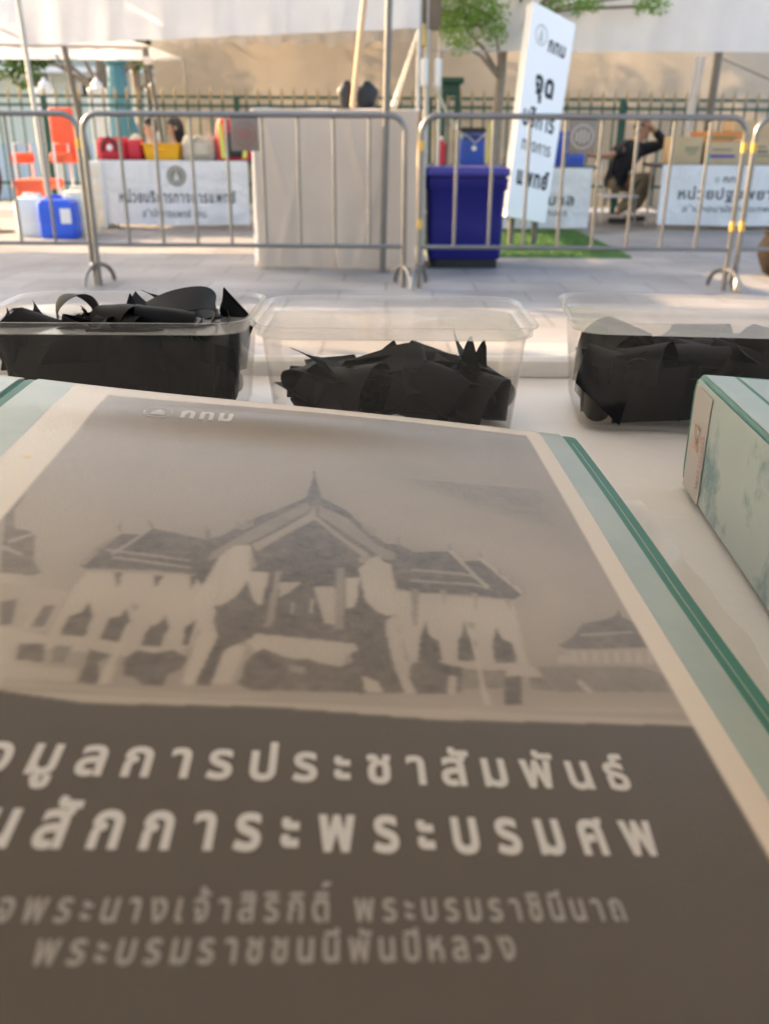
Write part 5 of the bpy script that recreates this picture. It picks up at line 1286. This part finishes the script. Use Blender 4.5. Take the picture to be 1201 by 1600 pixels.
# ------------------------------------------------------------------ left group: chair, canisters, drawers
OY = 10.1
def Q(px, py, y=OY): return at_y(px, py, y)
oc = thing('transfer_chair', 'orange padded chair with a white tube frame and a high back', 'chair', (Q(70, 300).x, OY, 0))
a, b_ = Q(55, 166), Q(104, 256)
MB().box(((a.x + b_.x) / 2, OY + .40, (a.z + b_.z) / 2), (b_.x - a.x, .07, a.z - b_.z), bev=.02).build('backrest', M['orange'], oc)
s0, s1 = Q(28, 272), Q(82, 304); MB().box(((s0.x + s1.x) / 2, OY + .1, .46), (s1.x - s0.x + .06, .5, .10), bev=.03).build('seat', M['orange'], oc)
MB().box(((s0.x + s1.x) / 2, OY - .14, .36), (s1.x - s0.x - .04, .05, .22), bev=.02).build('footrest', M['orange'], oc)
for px in (30, 92):
    c_ = Q(px, 247); MB().box((c_.x, OY + .1, c_.z), (.12, .40, .10), bev=.02).build('armrest', M['orange'], oc)
    MB().tube([(c_.x, OY - .12, 0), (c_.x, OY - .12, c_.z + .14), (c_.x, OY + .34, c_.z + .14), (c_.x, OY + .36, 0)], .013, 8).build('side_frame', M['white_plastic'], oc)
    MB().tube([(c_.x, OY - .12, .2), (c_.x, OY + .36, .2)], .011, 8).build('rail', M['white_plastic'], oc)
bk = Q(6, 275); m = MB(); bb_ = thing('black_bag', 'black bag on a stand cut off by the left edge', 'bag', (bk.x, 9.8, 0))
m.ball((bk.x - .02, 9.8, bk.z), (.11, .12, .24), 16, 12); m.build('body', M['black'], bb_); MB().tube([(bk.x - .02, 9.8, 0), (bk.x - .02, 9.8, bk.z - .15)], .016).build('stand', M['black'], bb_)
MB().lathe([(.16, 0), (.16, .015), (.02, .03)], (bk.x - .02, 9.8, 0), 20).build('foot', M['black'], bb_)
def canister(px0, px1, py0, py1, y, material, label, lbl=None, d=.26):
    x0, x1 = X(px0, (py0 + py1) / 2, y), X(px1, (py0 + py1) / 2, y); zt = Z((px0 + px1) / 2, py0, y); w = x1 - x0; cx = (x0 + x1) / 2
    root = thing('jerrycan', label, 'canister', (cx, y + d / 2, 0)); rg = lambda s, z: [(cx + x * s, y + d / 2 + yy * s, z) for x, yy in rrect(w, d, .05, 5)]
    h = zt
    MB().loft([rg(.92, 0), rg(.99, .02), rg(1.0, h * .3), rg(.985, h * .33), rg(.985, h * .36), rg(1, h * .39), rg(1, h * .7), rg(.97, h * .86), rg(.80, h * .93), rg(.6, h * .95)]).build('body', material, root)
    MB().tube([(cx - w * .28, y + d / 2, h * .92), (cx - w * .22, y + d / 2, h * 1.0), (cx + w * .1, y + d / 2, h * 1.0), (cx + w * .14, y + d / 2, h * .93)], .018, 8).build('handle', material, root)
    MB().lathe([(.032, 0), (.034, .01), (.032, .04)], (cx + w * .28, y + d / 2, h * .93), 16).build('cap', M['white_plastic'], root)
    if lbl: MB().box((cx + w * .30, y - .0035, h * .55), (w * .28, .004, h * .36)).build('label_sticker', M['white_plastic'], root, smooth=False)
canister(57, 115, 308, 373, 9.15, M['blue'], 'bright blue canister with a white sticker', True)
canister(22, 66, 305, 370, 9.3, M['white_plastic'], 'white canister directly left of the blue one')
canister(98, 142, 294, 366, 9.55, M['cream_plastic'], 'cream canister behind and right of the blue one')
dx0, dx1 = X(131, 300, 10.2), X(160, 300, 10.2); dt = Z(145, 252, 10.2)
dw = thing('drawer_unit', 'small white plastic drawer unit left of the emblem banner', 'drawers', ((dx0 + dx1) / 2, 10.4, 0))
MB().box(((dx0 + dx1) / 2, 10.42, dt / 2), (dx1 - dx0, .4, dt), bev=.008).build('case', M['white_plastic'], dw)
for k in range(4): MB().box(((dx0 + dx1) / 2, 10.212, dt * (.14 + .24 * k)), ((dx1 - dx0) * .86, .02, dt * .19), bev=.005).build('drawer', M['cream_plastic'], dw)
# planter at the right edge
pc = at_z(1222, 432, 0); pl = thing('planter', 'dark brown round planter at the right edge', 'planter', (pc.x, pc.y, 0))
MB().lathe([(.10, 0), (.15, .03), (.20, .14), (.205, .21), (.17, .28), (.165, .30), (.185, .31), (.18, .33), (.155, .33), (.15, .28)], (pc.x, pc.y, 0), 28).build('pot', M['pot'], pl)
MB().lathe([(.145, .295), (.145, .30)], (pc.x, pc.y, 0), 20).build('soil', M['bark'], pl)

# ------------------------------------------------------------------ tents
def tent_leg(a_px, b_px, y, material, name='leg', parent=None, r=.025, ztop=2.3):
    a, b = at_y(*a_px, y), at_y(*b_px, y); d = (a - b).normalized()
    top = b + d * ((ztop - b.z) / d.z); bot = b + d * ((0 - b.z) / d.z)
    return MB().tube([bot, top], r, 10).build(name, material, parent)
def valance(pA, pB, zA, zB, htop, amp=.015, n=80, scallop=0.0):
    pA, pB = Vector(pA), Vector(pB)
    def fn(u, v):
        p = pA * (1 - u) + pB * u; zb = zA * (1 - u) + zB * u + scallop * abs(math.sin(u * math.pi * 9)); z = htop + (zb - htop) * v
        nn = Vector((pB.y - pA.y, pA.x - pB.x, 0)).normalized(); w = amp * (math.sin(u * 47) + .6 * math.sin(u * 23 + 2) + .5 * math.sin(u * 90 + v * 3)) * v
        return (p.x + nn.x * w, p.y + nn.y * w, z)
    m = MB(); m.sheet(fn, n, 14, .002); return m
def tent_roof(corners, zt, zp):
    cs = [Vector((c[0], c[1], zt)) for c in corners]; ctr = sum(cs, Vector()) / len(cs); ctr.z = zp; m = MB()
    for i in range(len(cs)):
        a, b = cs[i], cs[(i + 1) % len(cs)]
        m.sheet(lambda u, v: tuple((a * (1 - u) + b * u) * (1 - v) + ctr * v + Vector((0, 0, -.12 * math.sin(v * math.pi)))), 8, 8, .003)
    return m
# middle tent
vA, vB = at_y(38, 71, 9.7), at_y(655, 44, 8.75)
tentB = thing('canopy_tent', 'white canopy tent over the emblem banner table', 'tent', (-1.5, 11, 0))
valance(vA, vB, vA.z, vB.z, 2.62, .03).build('front_valance', M['white_cloth'], tentB)
tent_roof([(vA.x, vA.y), (vB.x + .75, vB.y), (vB.x + .85, 13.42), (vA.x - .1, 13.42)], 2.62, 3.5).build('roof', M['white_cloth'], tentB)  # roof runs past the valance and back, stretched out of view to block stray sun
tent_leg((30, 10), (75, 303), 9.65, M['steel_pale'], 'leg', tentB)
r0, r1 = at_y(243, 70, 12.72), at_y(655, 60, 12.72)
zs = Z(480, 78, 12.72)
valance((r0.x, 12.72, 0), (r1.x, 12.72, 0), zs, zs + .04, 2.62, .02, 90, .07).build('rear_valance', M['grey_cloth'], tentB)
for px in (236, 652): 
    MB().tube([(X(px, 200, 12.6), 12.6, 0), (X(px, 200, 12.6), 12.6, 2.62)], .025, 8).build('leg', M['steel_dark'], tentB)
MB().tube([(vB.x, vB.y + .03, 0.0), (vB.x, vB.y + .03, 2.62)], .02, 8).build('leg', M['steel_pale'], tentB)
MB().tube([(vA.x, vA.y + .04, 2.58), (vB.x, vB.y + .04, 2.58)], .02, 8).build('eave_rail', M['steel_pale'], tentB)
# right tent
vC, vD = at_y(688, 80, 9.9), at_y(1330, 82, 9.9)
tentC = thing('canopy_tent', 'white canopy tent over the cardboard carton table', 'tent', (4, 11, 0))
valance(vC, vD, vC.z, vD.z, 2.75, .022).build('front_valance', M['white_cloth'], tentC)
tent_roof([(vC.x, vC.y), (vD.x, vD.y), (vD.x, 13.42), (vC.x, 13.42)], 2.75, 3.6).build('roof', M['white_cloth'], tentC)  # rear edge carried to the canvas wall to shut out sun patches
tent_leg((1122, 85), (1096, 260), 12.2, M['steel_dark'], 'leg', tentC, .05, 2.75)
MB().tube([(vC.x, 9.93, 0), (vC.x, 9.93, 2.75)], .02, 8).build('leg', M['steel_pale'], tentC)
MB().tube([(vD.x, 9.93, 0), (vD.x, 9.93, 2.75)], .02, 8).build('leg', M['steel_pale'], tentC)
MB().tube([(vC.x, 12.65, 0), (vC.x, 12.65, 2.75)], .02, 8).build('leg', M['steel_pale'], tentC)
MB().tube([(vC.x, 9.94, 2.71), (vD.x, 9.94, 2.71)], .02, 8).build('eave_rail', M['steel_pale'], tentC)
m = MB(); a, b_, c_, d_ = at_y(1086, 88, 12.3), at_y(1103, 88, 12.3), at_y(1080, 205, 12.3), at_y(1067, 205, 12.3)
m.sheet(lambda u, v: tuple((a * (1 - u) + b_ * u) * (1 - v) + (d_ * (1 - u) + c_ * u) * v + Vector((0, .02 * math.sin(u * 9), -.9 * max(0, v - .5) * 0))), 10, 16, .003); m.build('gathered_curtain', M['white_cloth'], tentC)
MB().tube([at_y(1128, 92, 12.25), at_y(1260, 150, 12.25)], .008, 6).build('guy_line', M['steel_dark'], tentC)
# left tent, further back
tl0, tl1 = at_y(-260, 66, 11.3), at_y(232, 74, 11.3)
tentA = thing('canopy_tent', 'smaller white tent with a thin steel frame at the left', 'tent', (-5.5, 12, 0))
MB().tube([(tl0.x, 11.3, tl0.z), (tl1.x, 11.3, tl1.z)], .02, 8).build('eave_rail', M['steel_pale'], tentA)
tent_leg((100, 70), (128, 200), 11.3, M['steel_dark'], 'leg', tentA, .035, tl1.z)
tent_leg((228, 74), (250, 200), 11.3, M['steel_dark'], 'leg', tentA, .025, tl1.z)
tent_roof([(tl0.x, 11.3), (tl1.x, 11.3), (tl1.x, 13.3), (tl0.x, 13.3)], tl1.z + .02, tl1.z + .85).build('roof', M['white_cloth'], tentA)
MB().tube([at_y(88, 86, 11.35), at_y(118, 130, 11.35)], .012, 6).build('strut', M['steel_dark'], tentA)
MB().tube([at_y(0, 45, 11.35), at_y(60, 72, 11.35)], .012, 6).build('strut', M['steel_pale'], tentA)
for x in (tl0.x, tl1.x): MB().tube([(x, 13.25, 0), (x, 13.25, tl1.z + .02)], .02, 8).build('leg', M['steel_pale'], tentA)
bj = at_y(232, 95, 11.27); MB().box(tuple(bj), (.1, .06, .08), bev=.01).build('bracket', M['white_plastic'], tentA)
# cloth wall hung behind the fence
wl = at_y(243, 150, 13.35)
m = MB(); m.sheet(lambda u, v: (wl.x + 15 * u, 13.35 + .03 * math.sin(u * 60) + .02 * math.sin(u * 23 + 1), 2.75 - 2.7 * v), 160, 12, .003)
single(m, 'canvas_wall', M['cream_cloth'], 'long cream canvas wall hung behind the spiked fence', 'canvas wall', (wl.x + 7.5, 13.35, 0))

# ------------------------------------------------------------------ iron fence with spikes
FY = 13.05; fx0, fx1 = -7.6, 7.8
fen = thing('iron_fence', 'dark green iron fence with gold spear tips', 'fence', ((fx0 + fx1) / 2, FY, 0))
zt = Z(400, 137, FY); zr1, zr2, zr3 = Z(400, 152, FY), Z(400, 166, FY), .35
for z in (zr1, zr2, zr3): MB().box(((fx0 + fx1) / 2, FY, z), (fx1 - fx0, .03, .035)).build('rail', M['fence_green'], fen, smooth=False)
for k in range(7):
    x = X(70, 160, FY) + k * 2.55
    if x < fx1: MB().box((x, FY - .03, (zr2 + .12) / 2), (.07, .06, zr2 + .12), bev=.008).build('post', M['green_paint'], fen)
NP = 98
for k in range(NP):
    x = fx0 + (fx1 - fx0) * (k + .5) / NP
    pk = MB().tube([(x, FY - .018, .1), (x, FY - .018, zt - .16)], .0135, 6).build('picket', M['fence_green'], fen)
    MB().lathe([(.011, 0), (.02, .025), (.016, .06), (.022, .085), (.012, .125), (.002, .17)], (x, FY - .018, zt - .16), 8).build('spear_tip', M['gold'], pk)

# ------------------------------------------------------------------ beyond the fence, left
hy = 24.0; h0, h1 = at_y(-220, 100, hy), at_y(330, 100, hy)
house = thing('low_building', 'pale green low building with dark windows beyond the fence', 'building', ((h0.x + h1.x) / 2, hy + 3, 0))
ztop_ = Z(60, 50, hy)
MB().box(((h0.x + h1.x) / 2, hy + 3, ztop_ / 2), (h1.x - h0.x, 6, ztop_)).build('wall', M['pale_wall'], house, smooth=False)
MB().box(((h0.x + h1.x) / 2, hy + 2.7, ztop_ + .1), (h1.x - h0.x + .8, 7.4, .2)).build('roof', M['roof_grey'], house, smooth=False)
MB().box(((h0.x + h1.x) / 2, hy - .35, Z(150, 112, hy)), (h1.x - h0.x + .6, .7, .12)).build('canopy', M['white_paint'], house, smooth=False)
for px0, px1, py0, py1 in ((44, 78, 98, 136), (128, 168, 122, 150), (-60, -10, 98, 136), (250, 300, 100, 140)):
    a, b_ = at_y(px0, py0, hy), at_y(px1, py1, hy); w = b_.x - a.x; h = a.z - b_.z
    fr = MB().box(((a.x + b_.x) / 2, hy - .03, (a.z + b_.z) / 2), (w + .16, .06, h + .16)).build('window_frame', M['white_paint'], house, smooth=False)
    MB().box(((a.x + b_.x) / 2, hy - .065, (a.z + b_.z) / 2), (w, .02, h)).build('pane', M['window'], fr, smooth=False)
wlb = MB(); wlb.box((-8.5, 15.6, .42), (11, .18, .84)); single(wlb, 'low_wall', M['pale_blue'], 'low pale blue wall behind the left part of the fence', 'wall', (-8.5, 15.6, 0), smooth=False)
tp = at_y(186, 150, 15.0); col = thing('lamp_column', 'fluted turquoise lamp column base beyond the fence', 'column', (tp.x, 15.0, 0)); zc = Z(186, 84, 15.0)
def flute(r, z, n=32): return [(tp.x + r * (1 + .05 * math.cos(k * 8 * 2 * math.pi / n)) * math.cos(2 * math.pi * k / n), 15.0 + r * (1 + .05 * math.cos(k * 8 * 2 * math.pi / n)) * math.sin(2 * math.pi * k / n), z) for k in range(n)]
MB().loft([flute(.24, z) if z < .9 else flute(r, z) for r, z in ((.28, 0), (.28, .9), (.25, 1.0), (.17, 1.3), (.145, 1.7), (.115, zc - .15))]).build('shaft', M['teal'], col)
MB().lathe([(.14, 0), (.17, .03), (.17, .07), (.12, .10), (.10, .6)], (tp.x, 15.0, zc - .15), 24).build('collar', M['teal'], col)
MB().lathe([(.34, 0), (.34, .12), (.30, .16)], (tp.x, 15.0, 0), 24).build('plinth', M['teal'], col)
for px, lab in ((153, 'white gate pillar with a pointed finial left of the turquoise column'), (72, 'white gate pillar with a pointed finial behind the orange chair'), (243, 'white gate pillar with a pointed finial by the edge of the canvas wall')):
    c_ = at_y(px, 150, 14.2); zz = Z(px, 142, 14.2); o = thing('gate_pillar', lab, 'pillar', (c_.x, 14.2, 0))
    MB().box((c_.x, 14.2, zz / 2), (.22, .22, zz), bev=.01).build('shaft', M['white_paint'], o)
    MB().lathe([(.14, 0), (.14, .03), (.07, .05), (.085, .08), (.04, .13), (.012, .18)], (c_.x, 14.2, zz), 16).build('finial', M['white_paint'], o)

# ------------------------------------------------------------------ utility post, green stand, strap
up = at_y(666, 120, 9.3); ub = thing('utility_post', 'thin pale post with brass collar and white tubes beside the tree', 'post', (up.x, 9.3, 0))
MB().tube([(up.x, 9.3, 0), (up.x, 9.3, 2.5)], .022, 10).build('shaft', M['steel_pale'], ub)
q0, q1 = at_y(672, 46, 9.3), at_y(672, -40, 9.3)
MB().loft([[(q0.x + x, 9.33 + y, z) for x, y in rrect(w, .10, .03, 4)] for w, z in ((.16, q0.z), (.19, q0.z + .05), (.19, q0.z + .4), (.17, q1.z + .3))]).build('rolled_flap', M['brown'], ub)
bq = at_y(660, 55, 9.27); MB().lathe([(.02, -.10), (.034, -.09), (.036, .02), (.026, .06), (.024, .09)], (bq.x, 9.25, bq.z), 16).build('brass_collar', M['brass'], ub)
for px in (663, 684):
    c_ = at_y(px, 112, 9.25); MB().lathe([(.03, -.12), (.034, -.11), (.034, .09), (.028, .11)], (c_.x, 9.25 if px > 670 else 9.24, c_.z), 14).build('white_tube', M['white_plastic'], ub)
cb_ = at_y(655, 79, 9.22); ce_ = at_y(785, 80, 9.22); MB().tube([(cb_.x, 9.22, cb_.z), (ce_.x, 9.22, ce_.z)], .008, 6).build('cross_rod', M['steel_pale'], ub)
for dx in (-.05, -.075): MB().tube([(up.x + dx, 9.26, 2.4), (up.x + dx * 1.1, 9.25, 1.6), (up.x + dx * .9, 9.26, .9)], .006, 6).build('cable', M['brown'], ub)
gs = at_y(704, 140, 12.2); ga = thing('green_stand', 'dark green wooden stand with a broad cap by the fence', 'stand', (gs.x, 12.2, 0)); gz = Z(704, 122, 12.2)
MB().box((gs.x, 12.2, gz - .03), (.30, .24, .07), bev=.012).build('cap', M['green_paint'], ga); MB().box((gs.x, 12.2, gz - .13), (.22, .18, .14), bev=.008).build('collar', M['green_paint'], ga)
for sx in (-1, 1):
    for sy in (-1, 1): MB().tube([(gs.x + sx * .11, 12.2 + sy * .08, 0), (gs.x + sx * .085, 12.2 + sy * .07, gz - .18)], .03, 8).build('leg', M['green_paint'], ga)
MB().box((gs.x, 12.2, .5), (.2, .03, .05)).build('stretcher', M['green_paint'], ga)
s0, s1 = at_y(676, 128, 9.5), at_y(722, 216, 10.0); m = MB(); m.sheet(lambda u, v: tuple(s0 * (1 - v) + s1 * v + Vector((.025 * (u - .5), 0, .02 * (u - .5) - .03 * math.sin(v * math.pi)))), 2, 16, .003)
single(m, 'webbing_strap', M['rope'], 'pale webbing strap slanting down from the utility post', 'strap', s1)

# ------------------------------------------------------------------ trees
def tree(label, base, height, r0, limbs, n_leaf, leaf, leaf_s, name='tree', seed=1, lean=(0, 0)):
    """limbs: clump centres (x, y, z, radius); twigs run from the trunk to each clump; leaflets fill each clump in sprays."""
    r_ = random.Random(seed); g_ = np.random.default_rng(seed); root = thing(name, label, 'tree', base); bx_, by_, _ = base
    tr = MB(); path = []
    for i in range(9):
        t = i / 8; path.append((bx_ + lean[0] * t + .05 * math.sin(t * 7 + seed) * r0 * 5, by_ + lean[1] * t, height * t))
    tr.tube(path, [r0 * (1.35 - .55 * min(1, t * 4) - .45 * t) if (t := i / 8) is not None else r0 for i in range(9)], 12); tr.build('trunk', M['bark'], root)
    lv, lf = [], []; o = 0
    for (x, y, z, rad) in limbs:
        st = min(path, key=lambda p: abs(p[2] - max(.35 * height, z - rad * 1.2))); a = Vector(st); c = Vector((x, y, z)); mid = a * .5 + c * .5 + Vector((0, 0, .08 * (c - a).length))
        MB().tube([a, mid, c], [r0 * .32, r0 * .2, r0 * .07], 7).build('limb', M['bark'], root)
        n = int(n_leaf * rad ** 2)
        for _ in range(n):
            d = g_.normal(size=3); d /= np.linalg.norm(d); q = np.array([x, y, z]) + d * rad * (r_.random() ** .45) * np.array([1, 1, .75])
            a3 = Vector(g_.normal(size=3)).normalized(); b3 = a3.cross(Vector(g_.normal(size=3))).normalized(); s = leaf_s * r_.uniform(.6, 1.3); qv = Vector(q)
            lv += [tuple(qv - a3 * s), tuple(qv + b3 * s * .34), tuple(qv + a3 * s), tuple(qv - b3 * s * .34)]; lf.append((o, o + 1, o + 2, o + 3)); o += 4
    m = MB(); m.v, m.f = lv, lf
    me_ = bpy.data.meshes.new('crown'); me_.from_pydata([tuple(Vector(v) - Vector(base)) for v in lv], [], lf); me_.materials.append(leaf)
    ob = bpy.data.objects.new('crown', me_); COL.objects.link(ob); ob.parent = root; return root
tx = at_y(780, 130, 10.15).x
def K(px, py, y, r): p = at_y(px, py, y); return (p.x, p.y, p.z, r)
limbs = [K(690, 25, 9.75, .22), K(725, 45, 9.7, .26), K(760, 20, 9.7, .26), K(718, 70, 9.6, .14), K(665, 12, 9.7, .12), K(705, -5, 9.75, .25), K(775, 55, 9.7, .14), K(860, 12, 9.7, .12), K(905, 4, 9.6, .16), K(930, 8, 9.65, .10), K(1005, 8, 9.7, .12), K(1030, 10, 9.7, .12), K(880, -5, 9.65, .16), K(1015, -8, 9.7, .16), K(700, 40, 9.7, .16), K(745, 15, 9.7, .2), K(740, -40, 9.5, .35), K(850, -60, 9.6, .4), K(960, -60, 9.4, .35)]
tree('slim tree with sprays of light green leaves behind the tall sign', (tx, 10.12, 0), 3.0, .085, limbs, 6200, M['leaf'], .026, seed=3)
far = at_y(215, 95, 18)
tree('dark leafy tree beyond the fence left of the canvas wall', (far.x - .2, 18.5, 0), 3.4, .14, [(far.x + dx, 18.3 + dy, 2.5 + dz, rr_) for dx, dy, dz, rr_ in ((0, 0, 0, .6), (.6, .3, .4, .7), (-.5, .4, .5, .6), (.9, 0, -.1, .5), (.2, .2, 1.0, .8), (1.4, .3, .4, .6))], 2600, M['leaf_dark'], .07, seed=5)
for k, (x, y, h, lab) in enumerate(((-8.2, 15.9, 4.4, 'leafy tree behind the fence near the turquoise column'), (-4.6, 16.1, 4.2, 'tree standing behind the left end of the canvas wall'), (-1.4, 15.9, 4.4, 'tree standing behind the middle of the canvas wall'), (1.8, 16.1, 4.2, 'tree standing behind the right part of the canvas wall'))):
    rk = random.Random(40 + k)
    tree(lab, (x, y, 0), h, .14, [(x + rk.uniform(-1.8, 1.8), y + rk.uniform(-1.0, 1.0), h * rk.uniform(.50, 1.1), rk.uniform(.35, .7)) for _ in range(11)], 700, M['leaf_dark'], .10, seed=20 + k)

# ------------------------------------------------------------------ unseen tent over our own table, walls and valance added for shade
own = thing('canopy_tent', 'cream lined tent over the table where the photo was taken', 'tent', (0, 0, 0))
OX0, OX1, OY0, OY1, OZ = -1.9, 2.2, -1.6, 1.95, 2.05
tent_roof([(OX0, OY0), (OX1, OY0), (OX1, OY1), (OX0, OY1)], OZ, 2.75).build('roof', M['shade_cloth'], own)
valance((OX0, OY1, 0), (OX1, OY1, 0), 1.5, 1.5, OZ, .01).build('front_valance', M['shade_cloth'], own)
m = MB(); m.sheet(lambda u, v: (OX0 + .015 * math.sin(u * 30), OY0 + (OY1 + .25 - OY0) * u, OZ - OZ * .98 * v), 40, 10, .003); m.build('added_side_wall', M['shade_cloth'], own)
m = MB(); m.sheet(lambda u, v: (OX0 + (OX1 - OX0) * u, OY0 + .015 * math.sin(u * 40), OZ - OZ * .98 * v), 40, 10, .003); m.build('added_rear_wall', M['shade_cloth'], own)
for x in (OX0, OX1):
    for y in (OY0, OY1): MB().tube([(x, y, 0), (x, y, OZ)], .022, 8).build('leg', M['steel_pale'], own)

big = thing('canopy_tent', 'large white marquee standing off to the left of the barriers', 'tent', (-9, 9.9, 0))  # out of view, added to cast shade behind the barriers
tent_roof([(-14, 8.5), (-4.75, 8.5), (-4.75, 11.15), (-14, 11.15)], 3.2, 4.2).build('roof', M['white_cloth'], big)
for x in (-13.9, -9.3, -4.8):
    for y in (8.55, 11.1): MB().tube([(x, y, 0), (x, y, 3.2)], .03, 8).build('leg', M['steel_pale'], big)
for nm in ('iron_fence', 'canvas_wall', 'low_wall', 'low_building'):
    if nm in bpy.data.objects: bpy.data.objects[nm]['kind'] = 'thing'

rk = random.Random(91)
tree('broad street tree left of the barriers whose leaves streak the sunlit paving', (-8.2, 6.9, 0), 4.4, .16, [(-8.2 + rk.uniform(-1.6, 1.6), 6.4 + rk.uniform(-1.6, 1.4), rk.uniform(2.2, 5.0), rk.uniform(.4, .75)) for _ in range(15)], 520, M['leaf_dark'], .11, seed=61)  # out of view, added so its leaves dapple the sunlit strip
